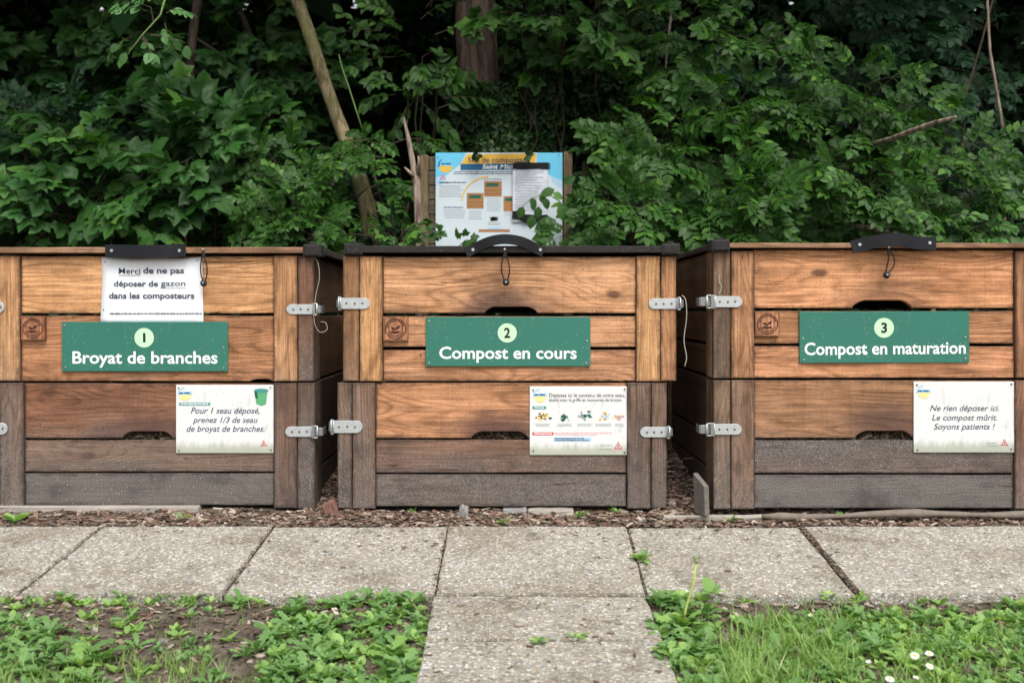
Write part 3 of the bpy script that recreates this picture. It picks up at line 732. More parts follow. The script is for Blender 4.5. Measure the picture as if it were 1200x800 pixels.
D = 0.94
def bin_(name, Y, upper, lower, planks_u, planks_l, lid, label, posts_col, zl, latches, depth=D):
    cx = wx((upper['x'][0]+upper['x'][5])/2, Y)
    zb = wz(598, Y)
    root = thing(name, (cx, Y, zb), label, 'compost bin', 'wooden compost bins in a row')
    X = lambda px: wx(px, Y)-cx
    Z = lambda py: wz(py, Y)-zb
    for sec, pl in ((upper, planks_u), (lower, planks_l)):
        xs = [X(a) for a in sec['x']]; zt, zbm = Z(sec['y'][0]), Z(sec['y'][1])
        cs = sec['cols']   # four post boards
        g1 = 0.0012
        lean = 0.0
        for (a, b_, c, gy) in ((xs[0], xs[1]-g1, cs[0], sec['grey'][0]), (xs[1]+g1, xs[2], cs[1], sec['grey'][1]), (xs[3], xs[4]-g1, cs[2], sec['grey'][2]), (xs[4]+g1, xs[5], cs[3], sec['grey'][3])):
            board('post_board', a, b_, rnd.uniform(-.001, .0008), 0.026, zbm+rnd.uniform(0, .002), zt, c, gy, sec['low'], root, True)
        # front planks
        for p in pl:
            cut = None
            if p.get('cut'):
                a, b_, ta, tb, yt = p['cut']; cut = (X(a), X(b_), X(ta), X(tb), Z(yt)-Z(p['y'][1]))
            st = None
            if p.get('stain'): st = (X(p['stain'][0]), Z(p['stain'][1]), p['stain'][2])
            board('plank', xs[2]+.001, xs[3]-.001, 0.010+rnd.uniform(-.001, .001), 0.030, Z(p['y'][1]), Z(p['y'][0]), p['c'], p.get('g', 0.05), p.get('low', .2), root, cut=cut, stain=st)
        # sides: corner boards and planks, back panel
        for sg, xo in ((-1, xs[0]), (1, xs[5])):
            for (ya, yb) in ((0.029, 0.112), (depth-0.10, depth)):
                a, b_ = (xo+.0005, xo+.022) if sg < 0 else (xo-.022, xo-.0005)
                o = box('side_post_board', a, b_, ya, yb, zbm, zt, M['wood_v'], root, 0.002)
                o.color = sec['side']; o['grey'] = sec['grey'][0]*0.6; o['half'] = (zt-zbm)/2; o['halfx'] = 0.02; o['low'] = sec['low']
            for p in pl:
                a, b_ = (xo+.013, xo+.035) if sg < 0 else (xo-.035, xo-.013)
                o = box('side_plank', a, b_, 0.1135, depth-0.1015, Z(p['y'][1])+.001, Z(p['y'][0])-.001, M['wood_side'], root, 0.002)
                o.color = wc(120, 88, 64) if sec is upper else wc(104, 80, 64); o['grey'] = p.get('g', 0)*0.7
        for p in pl:
            o = box('back_plank', xs[0]+.036, xs[5]-.036, depth-0.03, depth-0.008, Z(p['y'][1])+.001, Z(p['y'][0])-.001, M['wood_h'], root, 0.002)
            o.color = wc(120, 90, 66); o['grey'] = .3; o['half'] = (Z(p['y'][0])-Z(p['y'][1]))/2; o['halfx'] = .5
    # lid
    x0, x1 = X(lid['x'][0]), X(lid['x'][1]); zt, zf = Z(lid['y'][0]), Z(lid['y'][1])
    lr = bpy.data.objects.new('lid', None); lr.location = (0, 0, zf); link(lr, root)
    dk = lid['dark']; H = zt-zf; yf = -0.016
    o = box('lid_board', x0+.018, x1-.018, 0.002, depth+.01, H*.25, H*.8, M['plastic'], lr, .001)
    cap = X(20)-X(0)
    if dk: o = box('front_strip', x0+cap, x1-cap, yf, yf+.016, 0, H, M['plastic'], lr, .002)
    else:
        o = board('front_strip', x0+cap, x1-cap, yf, yf+.016, 0, H, wc(152, 112, 84), 0.12, 0, lr, wob=.0004); o['half'] = .05; o['halfx'] = 1
    for a, b_ in ((x0, x0+.016), (x1-.016, x1)):
        o = box('side_strip', a, b_, .02, depth-.005, -.002, H, M['wood_side'], lr, .002); o.color = wc(72, 58, 48)
    box('back_strip', x0+.017, x1-.017, depth+.011, depth+.026, 0, H, M['plastic'], lr, .002)
    zs0 = Z(lid['cap'][1])-zf; zs1 = Z(lid['cap'][0])-zf
    for sg, xc in ((-1, x0-.002), (1, x1+.002)):
        for (ya, yb) in ((yf-.004, .045), (depth-.03, depth+.029)):
            a, b_ = (xc, xc+cap+.004) if sg < 0 else (xc-cap-.004, xc)
            bb = bm_box(a, b_, ya, yb, zs0, zs1, .004, 2)
            # raised rim and a small lug
            bm_box(a+.006, b_-.006, ya-.003, ya+.002, zs0+.004, zs1-.004, .0015, 1, bb)
            bm_box((a+b_)/2-.010, (a+b_)/2+.010, ya+.008, ya+.024, zs1-.001, zs1+.006, .002, 1, bb)
            bm_obj('corner_cap', bb, M['plastic'], lr)
    for px in lid.get('hinge', ()):
        box('hinge', X(px)-.02, X(px)+.02, depth-.02, depth+.03, H, H+.006, M['zinc'], lr, .001)
    for l in latches: latch(root, X, Z, *l)
    return root, X, Z

def side_wood():
    """planks of the bin sides, grain along depth"""
    t = NT('side_plank_wood'); tc = t.n('ShaderNodeTexCoord').outputs['Object']; oi = t.n('ShaderNodeObjectInfo')
    off = t.n('ShaderNodeCombineXYZ'); t.set(off.inputs[0], t.math('MULTIPLY', oi.outputs['Random'], 31.0)); t.set(off.inputs[2], t.math('MULTIPLY', oi.outputs['Random'], 17.0))
    v = t.vmath('ADD', tc, off.outputs[0])
    a = t.noise(t.scale(v, 30, 2.0, 55), 1.0, 4, 0.65); b_ = t.noise(v, 6, 4, .6)
    k = t.math('MULTIPLY', t.mapr(a, .25, .75, .65, 1.2), t.mapr(b_, .3, .7, .7, 1.15))
    kc = t.n('ShaderNodeCombineColor')
    for i in range(3): t.set(kc.inputs[i], k)
    c = t.mix(1, oi.outputs['Color'], kc.outputs[0], 'MULTIPLY')
    c = t.mix(t.math('MULTIPLY', t.attr('grey'), t.mapr(t.noise(v, 9, 4), .4, .6, .4, 1)), c, (.11, .10, .095, 1))
    return t.finish(c, .75, a, .4, .002, .25)
M['wood_side'] = side_wood()

# bin 1 ------------------------------------------------------------
B1 = bin_('compost_bin', 3.07,
    dict(x=[-23, -4.5, 22.5, 321, 348.7, 367.5], y=(299.5, 447), cols=[wc(150,108,76), wc(196,144,98), wc(198,142,96), wc(128,92,70)], grey=(.25, .04, .04, .25), low=.75, side=wc(126,96,72)),
    dict(x=[-21, -1, 27, 321, 348, 369], y=(448.6, 596), cols=[wc(122,98,84), wc(126,100,86), wc(120,92,78), wc(112,88,76)], grey=(.5, .5, .45, .5), low=.5, side=wc(104,82,68)),
    [dict(y=(299.8, 367), c=wc(222,160,106), g=-.06, low=.05), dict(y=(370, 447), c=wc(180,122,82), g=.02, low=.35, cut=(292, 318, 300, 312, 444.2))],
    [dict(y=(449.3, 513.7), c=wc(140,94,68), g=.20, low=.35, cut=(142, 201, 151, 192, 506), stain=(172, 506, .55)), dict(y=(516, 553.2), c=wc(132,102,84), g=.42, low=.2), dict(y=(555, 592.5), c=wc(120,108,100), g=.82, low=.05)],
    dict(x=(-32, 377), y=(290, 297), dark=False, cap=(286.6, 301), hinge=(70, 320)),
    'wooden compost bin on the left under the green sign numbered one', None, None,
    [(336, 367.5, 356.5, 368.2, True, 376), (334.5, 366, 499.5, 511.5, True, 378), (-10, 5.5, 353, 367, False, -26), (-12, 9.5, 495, 509, False, -27)])
B2 = bin_('compost_bin', 3.05,
    dict(x=[402, 421, 448, 746, 774, 792.5], y=(300, 447), cols=[wc(168,120,80), wc(192,138,88), wc(196,142,92), wc(180,126,84)], grey=(.12, .02, .0, .08), low=.3, side=wc(112,84,62)),
    dict(x=[395.5, 412.5, 439.5, 735, 763, 781.5], y=(448.5, 596), cols=[wc(124,98,82), wc(134,104,86), wc(118,92,78), wc(122,94,78)], grey=(.45, .42, .45, .42), low=.55, side=wc(98,76,62)),
    [dict(y=(300.6, 367), c=wc(214,154,108), g=0, low=.15, cut=(568, 630, 577, 620, 359.5), stain=(590, 362, .8)), dict(y=(370.6, 406.5), c=wc(200,142,100), g=0, low=.1), dict(y=(410, 446.7), c=wc(196,138,98), g=.02, low=.15)],
    [dict(y=(449, 513.7), c=wc(190,130,88), g=.08, low=.3, cut=(552, 619, 562, 610, 506), stain=(585, 505, .75)), dict(y=(516, 554.4), c=wc(128,94,78), g=.40, low=.2), dict(y=(556.5, 594), c=wc(116,96,86), g=.66, low=.1)],
    dict(x=(405, 795), y=(288.5, 296.5), dark=True, cap=(285.5, 299)),
    'wooden compost bin in the middle under the green sign numbered two', None, None,
    [(399.7, 433.8, 349, 362, False, 396), (391, 425, 492.5, 507, False, 387), (760, 793, 349.6, 362, True, 799.5), (750, 781, 500, 512, True, 786.5)])
B3 = bin_('compost_bin', 3.0,
    dict(x=[836, 856.5, 883.7, 1190.5, 1217.5, 1238], y=(294, 443.5), cols=[wc(122,92,70), wc(178,124,84), wc(160,112,78), wc(140,100,74)], grey=(.3, .06, .1, .2), low=.3, side=wc(150,112,80)),
    dict(x=[836, 856.5, 884, 1189.5, 1217, 1238], y=(445.5, 597), cols=[wc(132,104,84), wc(138,106,86), wc(150,108,88), wc(130,104,88)], grey=(.34, .36, .3, .4), low=.7, side=wc(130,98,72)),
    [dict(y=(292.5, 361), c=wc(212,146,98), g=0, low=.15, cut=(1000, 1070, 1012, 1060, 352), stain=(1035, 356, .35)), dict(y=(364.4, 402.6), c=wc(184,126,84), g=.03, low=.1), dict(y=(405.8, 443), c=wc(208,142,98), g=0, low=.1)],
    [dict(y=(445.7, 513.8), c=wc(168,120,84), g=.16, low=.2, cut=(1003, 1071, 1014, 1061, 505.3), stain=(1040, 505, .6)), dict(y=(516, 554.8), c=wc(118,96,86), g=.62, low=-.4), dict(y=(557, 596), c=wc(122,112,106), g=.9, low=.0)],
    dict(x=(833, 1241), y=(285, 291), dark=False, cap=(281, 295)),
    'wooden compost bin on the right under the green sign numbered three', None, None,
    [(837, 869.7, 347, 360, False, 820), (836.5, 869, 496.5, 509, False, 820), (1204, 1237, 350, 362, True, 1252), (1204, 1237, 498, 510, True, 1252)])

for (rt, X, Z), args in ((B1, (25, 53, 370.5, 398.5, wc(180,116,80))), (B2, (449, 478.5, 370.5, 399.5, wc(198,132,92))), (B3, (884.5, 913.5, 365.3, 394, wc(190,126,88)))):
    stamp(rt, X, Z, *args)
strap(B1[0], B1[1], B1[2], [(126, 294.5, 0), (140, 294.5, 0), (165, 295, .006), (190, 295, .006), (208, 294, 0), (219.6, 293.5, 0)], 15, [(133.5, 294), (212.5, 294)])
strap(B2[0], B2[1], B2[2], [(546, 297, 0), (557, 291, 0), (573, 284, .008), (591, 281, .012), (610, 283.5, .008), (627, 291, 0), (637, 296, 0)], 11.5, [(554.5, 293), (633, 293)])
strap(B3[0], B3[1], B3[2], [(996, 290, 0), (1008, 287, 0), (1030, 282.5, .010), (1050, 281.5, .012), (1070, 285, .004), (1085, 285.5, 0), (1094, 285.5, 0)], 15, [(1005, 287), (1086.5, 285)])
cord_loop(B1[0], B1[1], B1[2], (240, 293.5), (240.5, 332), .014)
cord_loop(B2[0], B2[1], B2[2], (591.5, 293.5), (593, 331), .017)
cord_loop(B3[0], B3[1], B3[2], (1039, 291), (1036.5, 322.5), .014, .012)
def hung_string(root, X, Z, pts, mat='string', r=.0009, y=-.004, name='string'):
    P_ = [Vector((X(a), y-c, Z(b_))) for a, b_, c in pts]; Q = []
    for i in range(len(P_)-1):
        p0, p1, p2, p3 = P_[max(i-1, 0)], P_[i], P_[i+1], P_[min(i+2, len(P_)-1)]
        for k in range(5):
            t_ = k/5; Q.append(0.5*((2*p1)+(-p0+p2)*t_+(2*p0-5*p1+4*p2-p3)*t_*t_+(-p0+3*p1-3*p2+p3)*t_**3))
    Q.append(P_[-1]); o0 = Q[0].copy()
    return tube(name, [q-o0 for q in Q], r, M[mat], root, o0, 6)
hung_string(B1[0], B1[1], B1[2], [(368, 302, 0), (373, 308, .004), (375, 325, .004), (371, 345, .006), (369, 365, .01), (370, 380, .01), (376, 389, .01), (384, 386, .006), (382, 378, .004), (376, 377, .002)])
hung_string(B2[0], B2[1], B2[2], [(799, 346, 0), (803, 352, .004), (804, 372, .004), (801, 398, .004), (804, 418, .004), (802, 429, .002)], r=.0015)
hung_string(B3[0], B3[1], B3[2], [(843, 323, 0), (842, 330, .001), (845, 336, .001), (842, 345, .001)], r=.0012)

# compost heaps inside the bins
def chips_mesh(name, pos, lmin, lmax, mat, flat=0.25, parent=None, tiltmax=0.5, wr=(0.25, 0.6), loc=(0, 0, 0)):
    V = []; Fc = []
    for p in pos:
        L = nr.uniform(lmin, lmax); W = L*nr.uniform(*wr); H = L*flat*nr.uniform(.4, 1.0)
        a = nr.uniform(0, 2*math.pi); ti = nr.normal(0, tiltmax*.6); tj = nr.normal(0, tiltmax*.6)
        Mx = (Matrix.Rotation(a, 3, 'Z') @ Matrix.Rotation(ti, 3, 'X') @ Matrix.Rotation(tj, 3, 'Y'))
        k = len(V); j = nr.uniform(.7, 1.0, 8)
        for q, (sx, sy, sz) in enumerate(((-1,-1,-1),(1,-1,-1),(1,1,-1),(-1,1,-1),(-1,-1,1),(1,-1,1),(1,1,1),(-1,1,1))):
            v = Mx @ Vector((sx*L/2*j[q], sy*W/2*j[q]*(1 if sx < 0 else .7), sz*H/2*j[7-q])); V.append((v.x+p[0], v.y+p[1], v.z+p[2]))
        for f in ((0,3,2,1),(4,5,6,7),(0,1,5,4),(1,2,6,5),(2,3,7,6),(3,0,4,7)): Fc.append(tuple(k+i for i in f))
    return mesh_obj(name, V, Fc, mat, parent, loc)
def heap(B, Y, x0, x1, zlev, label):
    rt, X, Z = B; V = []; Fc = []; n = 24
    pos = []; cx = rt.location.x; zb = rt.location.z
    for j in range(n+1):
        for i in range(n+1):
            x = X(x0)+.02+(X(x1)-X(x0)-.04)*i/n; y = .060+(D-.101)*j/n
            V.append((x+cx, Y+y, zb+zlev-.022+.05*(j/n)**.7+.003*hn(x*3, y*3)))
    Fc = [(j*(n+1)+i, j*(n+1)+i+1, (j+1)*(n+1)+i+1, (j+1)*(n+1)+i) for j in range(n) for i in range(n)]
    k = len(V)
    V += [(X(x0)+.02+cx, Y+.060, zb+.03), (X(x1)-.02+cx, Y+.060, zb+.03)]
    Fc.append(tuple([k, k+1]+[i for i in range(n, -1, -1)]))
    me_v, me_f = V, Fc
    rr = nr.uniform
    for _ in range(1500):
        x = rr(X(x0)+.05, X(x1)-.05)+cx; y = rr(.038, .11)
        pos.append((x, Y+y, zb+zlev-.020+.16*(y-.038)+rr(-.012, .006)))
    o = chips_mesh('compost', pos, .010, .034, M['compost'], .16, None, .9)
    bm = bmesh.new(); bm.from_mesh(o.data); 
    vs = [bm.verts.new(v) for v in me_v]
    for f in me_f: bm.faces.new([vs[i] for i in f]).material_index = 1
    o.data.materials.append(M['compost_dark'])
    bm.to_mesh(o.data); bm.free()
    tag(o, label, 'compost', kind='stuff')
heap(B1, 3.07, -20, 366, .236, 'dark twiggy compost showing through the hand hole of the left bin')
heap(B2, 3.05, 400, 778, .234, 'brown leafy compost showing through the hand hole of the middle bin')
heap(B3, 3.0, 840, 1234, .231, 'straw coloured compost showing through the hand hole of the right bin')

# ------------------------------------------------------------------ signs on the bins
Yg = 3.055
s = Sign('sign', 72.5, 267, 377, 435, 3.073, M['green'], 'green sign reading Broyat de branches with the number one in a pale disc', 'sign', .005)
s.disc('number_disc', 169, 395.6, 11.4, 'mint', -.0005); s.rects('numeral', [(167.7, 170.6, 390, 401)], 'ink_black', -.0012)
s.text('Broyat de branches', 85, 255, 425.6, 411.8, 'ink_white', .018)
s.screws([(76, 381), (262, 407), (77, 430), (262, 431)])
s = Sign('sign', 499, 692, 371.3, 429, 3.052, M['green'], 'green sign reading Compost en cours with the number two in a pale disc', 'sign', .005)
s.disc('number_disc', 594.4, 390, 11.2, 'mint', -.0005); s.text('2', 590.8, 598, 395.4, 384.4, 'ink_black', .03, y=-.0012)
s.text('Compost en cours', 514.8, 675.8, 420.0, 406.6, 'ink_white', .018)
s.screws([(503, 376), (688, 399), (503, 425), (687, 425)])
s = Sign('sign', 937, 1136, 364.8, 425, 3.002, M['green'], 'green sign reading Compost en maturation with the number three in a pale disc', 'sign', .006, -.003)
s.disc('number_disc', 1036, 384, 11.6, 'mint', -.0005); s.text('3', 1032.6, 1039.6, 389.4, 378.4, 'ink_black', .03, y=-.0012)
s.text('Compost en maturation', 942.7, 1131.5, 414.8, 401, 'ink_white', .018, rot=.006)
s.poly('paint_chip', [[(1012.5, 411.5), (1014.5, 410.8), (1016, 412.8), (1015.2, 415.5), (1013.8, 413.6)]], 'ink_white', -.0008)
s.screws([(941, 396), (1131, 395), (942, 421), (1131, 420)])

# hanging paper notice: a slightly buckled sheet
s = Sign('notice', 119, 237, 302, 379, 3.0785, None, 'white paper notice about lawn clippings tucked behind the first green sign', 'notice', part=None)
V = []; n = 14
for j in range(n+1):
    for i in range(n+1):
        u, v = i/n, j/n; x = -s.hx+2*s.hx*u; z = s.hz-2*s.hz*v
        x += .003*math.sin(v*5)*(1-u)*.8 + (.004*v*u); buckle = 0.0014*math.sin(u*5.5+v*2)*math.sin(v*4)
        if v < .12: z += .0025*math.sin(u*14)
        V.append((x, -.0035*0-abs(buckle)*.8-.0006, z))
Fc = [(j*(n+1)+i, (j+1)*(n+1)+i, (j+1)*(n+1)+i+1, j*(n+1)+i+1) for j in range(n) for i in range(n)]
sheet = mesh_obj('sheet', V, Fc, M['paper'], s.root, smooth=True)
sm = sheet.modifiers.new('thickness', 'SOLIDIFY'); sm.thickness = .0004; sm.offset = -1
yt = -.0024
s.text('Merci', 139.4, 164.8, 320.8, 314.3, 'ink_slate', .014, y=yt, rot=-.02); s.text('de ne pas', 168, 216, 320.2, 313.7, 'ink_slate', .026, y=yt)
s.text('déposer de', 133.7, 185.5, 335.5, 329.3, 'ink_slate', .026, y=yt); s.text('gazon', 188.7, 217.6, 335, 329, 'ink_slate', .014, y=yt)
s.text('dans les composteurs', 128, 228, 349.6, 343, 'ink_slate', .026, y=yt)
s.rects('underline', [(139.4, 165, 322.4, 322.9), (188.5, 217.5, 337.3, 337.8)], 'ink_slate', yt)
s.dashes(129, 237, 367.4, 1, 1, 1.5, 'ink_slate', 5, y=yt)
s.screws([(123.5, 307), (231, 305), (121.5, 363)], 'dark_screw', .002)

s = Sign('sign', 206.2, 320.5, 450.8, 530.7, 3.0745, M['white_sign'], 'white panel about one bucket of shredded branches with a small green bucket printed on it', 'sign', .004)
s.text('Pour 1 seau déposé,', 223.7, 304.3, 484.2, 477.4, 'ink_navy', .006, .28)
s.text('prenez 1/3 de seau', 226.2, 302, 495, 488.4, 'ink_navy', .006, .28)
s.text('de broyat de branches.', 218.8, 310, 505.4, 498.6, 'ink_navy', .006, .28)
s.rects('printed_label', [(210, 246.5, 471.5, 474.8)], 'ink_teal'); s.dashes(212, 245, 473.1, 1, 1, 1.3, 'ink_white', 8, y=-.0009)
s.logo(217, 462, 7)
s.poly('printed_bucket', [[(298.8, 459), (313.5, 457.8), (311.8, 473.5), (306, 475.6), (300.2, 473)]], 'ink_leaf')
s.disc('printed_bucket_rim', 306.3, 457.5, 8.6, 'ink_teal', -.0008, sy=.28); s.poly('printed_bucket_side', [[(298, 458), (301.5, 458.6), (302.5, 467), (299.2, 466)]], 'ink_dark_green', -.0009)
s.warning(309, 519.5, 4.2)
s.screws([(209.5, 454.5), (317, 454), (317.5, 527), (210, 527.5)], 'dark_screw', .0022)

s = Sign('sign', 620.8, 735, 452.5, 533, 3.0545, M['white_sign'], 'white panel on what to put in, with five small food pictures and a red band', 'sign', .004)
s.text('Déposez ici le contenu de votre seau,', 643.6, 732.2, 465.0, 460.6, 'ink_black', .0)
s.text('étalez avec la griffe et recouvrez de broyat.', 643.6, 729, 470.2, 466.4, 'ink_black', .0)
s.logo(633, 464, 7); s.rects('printed_label', [(624, 640, 475.8, 479.2)], 'ink_teal'); s.dashes(626, 638, 477.5, 1, 1, 1.1, 'ink_white', 2, y=-.0009)
rr = random.Random(4)
for (cx_, cy_, wd, hd, cols) in ((635.6, 487.5, 9, 5.5, ('ink_leaf','ink_orange','ink_yellow','ink_red','ink_dark_green','ink_pale_yellow')), (661.5, 489.5, 5.5, 4.5, ('ink_dark_green','ink_grey','ink_teal')), (685, 486.5, 8.5, 5.5, ('ink_dark_green','ink_teal','ink_grey')), (707, 487.8, 8.2, 5, ('ink_pale_yellow','ink_yellow','ink_light_blue')), (726, 489, 5.5, 4, ('ink_pale_yellow','ink_grey','ink_pink'))):
    for q, cn in enumerate(cols):
        pl_ = []
        for _ in range(7):
            a, b_ = cx_+rr.gauss(0, wd*.42), cy_+rr.gauss(0, hd*.38); r_ = rr.uniform(.7, 2.0)
            k0 = rr.uniform(0, 6); pl_.append([(a+r_*(1+.3*rr.random())*math.cos(k0+k*1.05), b_+r_*.7*math.sin(k0+k*1.05)) for k in range(6)])
        s.poly('printed_picture', pl_, cn, -.0006-.0001*q)
    s.dashes(cx_-9.5 if cx_ < 720 else cx_-5.5, cx_+9.5 if cx_ < 720 else cx_+5.5, 496.8, 2, 1.9, 1.0, 'ink_grey', int(cx_), True)
s.rects('red_band', [(624, 648.8, 506.3, 509.7)], 'ink_red'); s.dashes(626, 647, 508, 1, 1, 1.2, 'ink_white', 2, y=-.0009)
s.dashes(650, 717, 507.2, 1, 1, 1.4, 'ink_pink', 12); s.dashes(651, 700, 509.4, 1, 1, 1.0, 'ink_pink', 13)
s.rects('blue_band', [(649, 692.8, 512.3, 517)], 'ink_light_blue'); s.dashes(650, 691, 513.5, 2, 2.1, 1.2, 'ink_navy', 6, y=-.0009)
s.dashes(704, 716, 521.5, 1, 1, 1, 'ink_grey', 7); s.dashes(703, 717, 526, 1, 1, 1, 'ink_grey', 8); s.warning(724.5, 522.2, 5); s.dashes(718, 731, 527, 1, 1, 1, 'ink_pink', 9)
s.screws([(625, 457), (732, 456), (732, 530), (625, 528)], 'dark_screw', .0025)

s = Sign('sign', 1070.8, 1188.7, 447, 530, 3.0045, M['white_sign'], 'white panel in italic letters asking people to be patient, on the right bin', 'sign', .004)
s.text('Ne rien déposer ici.', 1089.7, 1170.7, 481.2, 474.6, 'ink_slate', .008, .28)
s.text('Le compost mûrit.', 1092, 1168.5, 492.2, 485.6, 'ink_slate', .008, .28)
s.text('Soyons patients !', 1094.3, 1165.9, 502.8, 496.2, 'ink_slate', .008, .28)
s.logo(1082.5, 459.5, 7); s.warning(1177, 518.5, 4.6); s.dashes(1156, 1168, 519, 1, 1, 1.2, 'ink_grey', 4); s.dashes(1158, 1170, 522, 1, 1, 1, 'ink_grey', 5)
s.screws([(1074.5, 451), (1185, 450), (1185, 526), (1075, 527)], 'dark_screw', .0025)

# ------------------------------------------------------------------ information board behind the bins
YB = 4.62
s = Sign('information_board', 510.5, 659, 179, 330, YB, M['board_white'], 'large printed information board about the composting site on a slatted timber frame', 'information board', .006, part='panel')
s.poly('blue_print', [[(510.5, 179), (546.5, 179), (540, 192), (524, 205), (510.5, 208)]], 'ink_sky', -.0005)
s.poly('blue_print', [[(629, 179), (659, 179), (659, 212), (645, 206), (629, 196)]], 'ink_sky', -.0005)
s.poly('blue_fade_print', [[(510.5, 208), (524, 205), (519, 216), (510.5, 218)]], 'ink_light_blue', -.0005)
s.poly('blue_fade_print', [[(645, 206), (659, 212), (659, 222), (648, 214)]], 'ink_light_blue', -.0005)
s.poly('yellow_header', [[(547, 181), (629, 180), (627, 192), (540, 193)]], 'ink_yellow', -.0006)
s.poly('navy_header', [[(539.7, 192.2), (645, 191), (645, 198.6), (539.7, 199.6)]], 'ink_blue', -.0008)
s.text('Site de compostage', 548.5, 621, 190.4, 184.6, 'ink_navy', .012, y=-.0012)
s.text('Saint Michel', 565, 611, 197.8, 192.9, 'ink_white', .015, .2, y=-.0013)
s.disc('logo_half_disc', 522.3, 194.5, 8, 'ink_yellow', -.0008, 180, 360, 16); s.dashes(517, 530, 192.3, 1, 1, 2, 'ink_blue', 3, y=-.0012, name='logo_print')
s.poly('logo_tail', [[(513, 195.5), (514, 190), (517.5, 186), (518, 187), (515.5, 190.5), (514.8, 195.5)]], 'ink_blue', -.0009)
s.dashes(530, 602, 201.6, 2, 2.2, 1.2, 'ink_navy', 4, True); s.warning(518.8, 207.5, 4)
s.dashes(514.5, 547, 214, 1, 1, 1.5, 'ink_navy', 5); s.dashes(514.5, 545, 218, 6, 2.45, 1.0, 'ink_grey', 6, False)
arc = [];
for k in range(13):
    a = R(178-82*k/12); arc.append((576+35.5*math.cos(a), 237-31*math.sin(a)))
arc += [(576+34*math.cos(R(96+82*k/12)), 237-29*math.sin(R(96+82*k/12))) for k in range(13)]
s.poly('yellow_arc', [arc], 'ink_yellow')
s.rects('printed_bin', [(547, 566.7, 226.3, 244.5), (567.3, 588, 212.3, 230.6), (590, 609, 230, 247.8)], 'ink_brown')
s.rects('printed_bin_sign', [(549.5, 563.5, 228.5, 232.5), (569.8, 584.3, 214.5, 218.6), (592, 606, 232, 235.8)], 'ink_dark_green', -.0009)
s.rects('printed_gap', [(547.5, 566.2, 237, 237.5), (568, 587.5, 223, 223.5), (547.5, 566.2, 241, 241.4), (568, 587.5, 226.8, 227.2)], 'ink_dark_green', -.0009)
s.dashes(567, 588, 210.2, 1, 1, 1, 'ink_navy', 7); s.dashes(570, 587, 233.2, 7, 2.3, .9, 'ink_grey', 8, True); s.dashes(549, 565, 247.8, 5, 2.2, .9, 'ink_grey', 9, True)
s.dashes(520, 543, 243, 1, 1, 1.2, 'ink_navy', 10); s.dashes(519, 546, 246, 5, 2.3, .9, 'ink_grey', 11, True); s.dashes(591, 600, 250, 2, 2.3, .9, 'ink_grey', 12)
for q, cn in enumerate(('ink_red', 'ink_leaf', 'ink_brown', 'ink_dark_green')):
    s.poly('printed_picture', [[(579.5+rr.gauss(0, 2.3)+1.6*math.cos(k), 256.5+rr.gauss(0, 1.2)+1.3*math.sin(k)) for k in range(6)] for _ in range(5)], cn, -.0006-.0001*q)
s.dashes(571, 587, 261.3, 2, 2, .9, 'ink_grey', 13, True); s.rects('printed_heap', [(561, 597.5, 268.8, 272)], 'ink_brown')
s.poly('printed_heap_top', [[(568, 268.8), (575, 266.5), (584, 266.3), (592, 268.8)]], 'ink_light_blue', -.0007)
s.screws([(513, 185), (655, 182)], 'dark_screw', .003)
PW = wc(128, 108, 78)
for a, b_, top in ((492, 502, 181.5), (660.5, 671, 177.5)):
    o = box('post', s.X(a), s.X(b_), .004, .05, -1.0, s.Z(top), M['wood_v'], s.root, .003); o.color = PW; o['grey'] = .25; o['half'] = 2; o['halfx'] = 1
for k in range(9):
    yv = 183+k*17.2
    o = box('slat', s.X(502.5), s.X(660), .014, .036, s.Z(yv+16.2), s.Z(yv), M['wood_h'], s.root, .002); o.color = wc(104, 92, 68); o['grey'] = .3; o['half'] = 2; o['halfx'] = 1
# taped sheet over the board
s2 = Sign('notice', 600.8, 642, 191, 260, YB-.009, None, 'sheet in a plastic sleeve fixed to the information board with black tape', 'notice', part=None)
V = []; n = 12
for j in range(n+1):
    for i in range(n+1):
        u, v = i/n, j/n; V.append((-s2.hx+2*s2.hx*u, -.004*abs(math.sin(u*3+v*7)*math.sin(v*3.1+u)), s2.hz-2*s2.hz*v))
Fc = [(j*(n+1)+i, (j+1)*(n+1)+i, (j+1)*(n+1)+i+1, j*(n+1)+i+1) for j in range(n) for i in range(n)]
pm = NT('plastic_sleeve'); tc = pm.n('ShaderNodeTexCoord').outputs['Object']
M['sleeve'] = pm.finish(pm.mix(pm.noise(tc, 8, 3), (.50, .53, .58, 1), (.62, .65, .70, 1)), .18, pm.noise(tc, 26, 4, .6, 1.5), .6, .008, .6)
mesh_obj('sheet', V, Fc, M['sleeve'], s2.root, smooth=True)
s2.dashes(604, 639, 201.5, 15, 3.2, .85, 'ink_grey', 21, y=-.0050, ragged=.35)
s2.poly('tape', [[(600.5, 191.5), (608, 190), (625, 190.8), (642.5, 190.6), (643, 198.6), (630, 197.8), (612, 199), (601, 198)]], 'tape', -.0058)
s2.poly('tape', [[(600.3, 247.5), (607, 247.3), (608.5, 250.8), (630, 252), (642, 251.8), (642.5, 261), (628, 259.5), (616, 261), (608, 257.5), (600, 256)]], 'tape', -.0058)

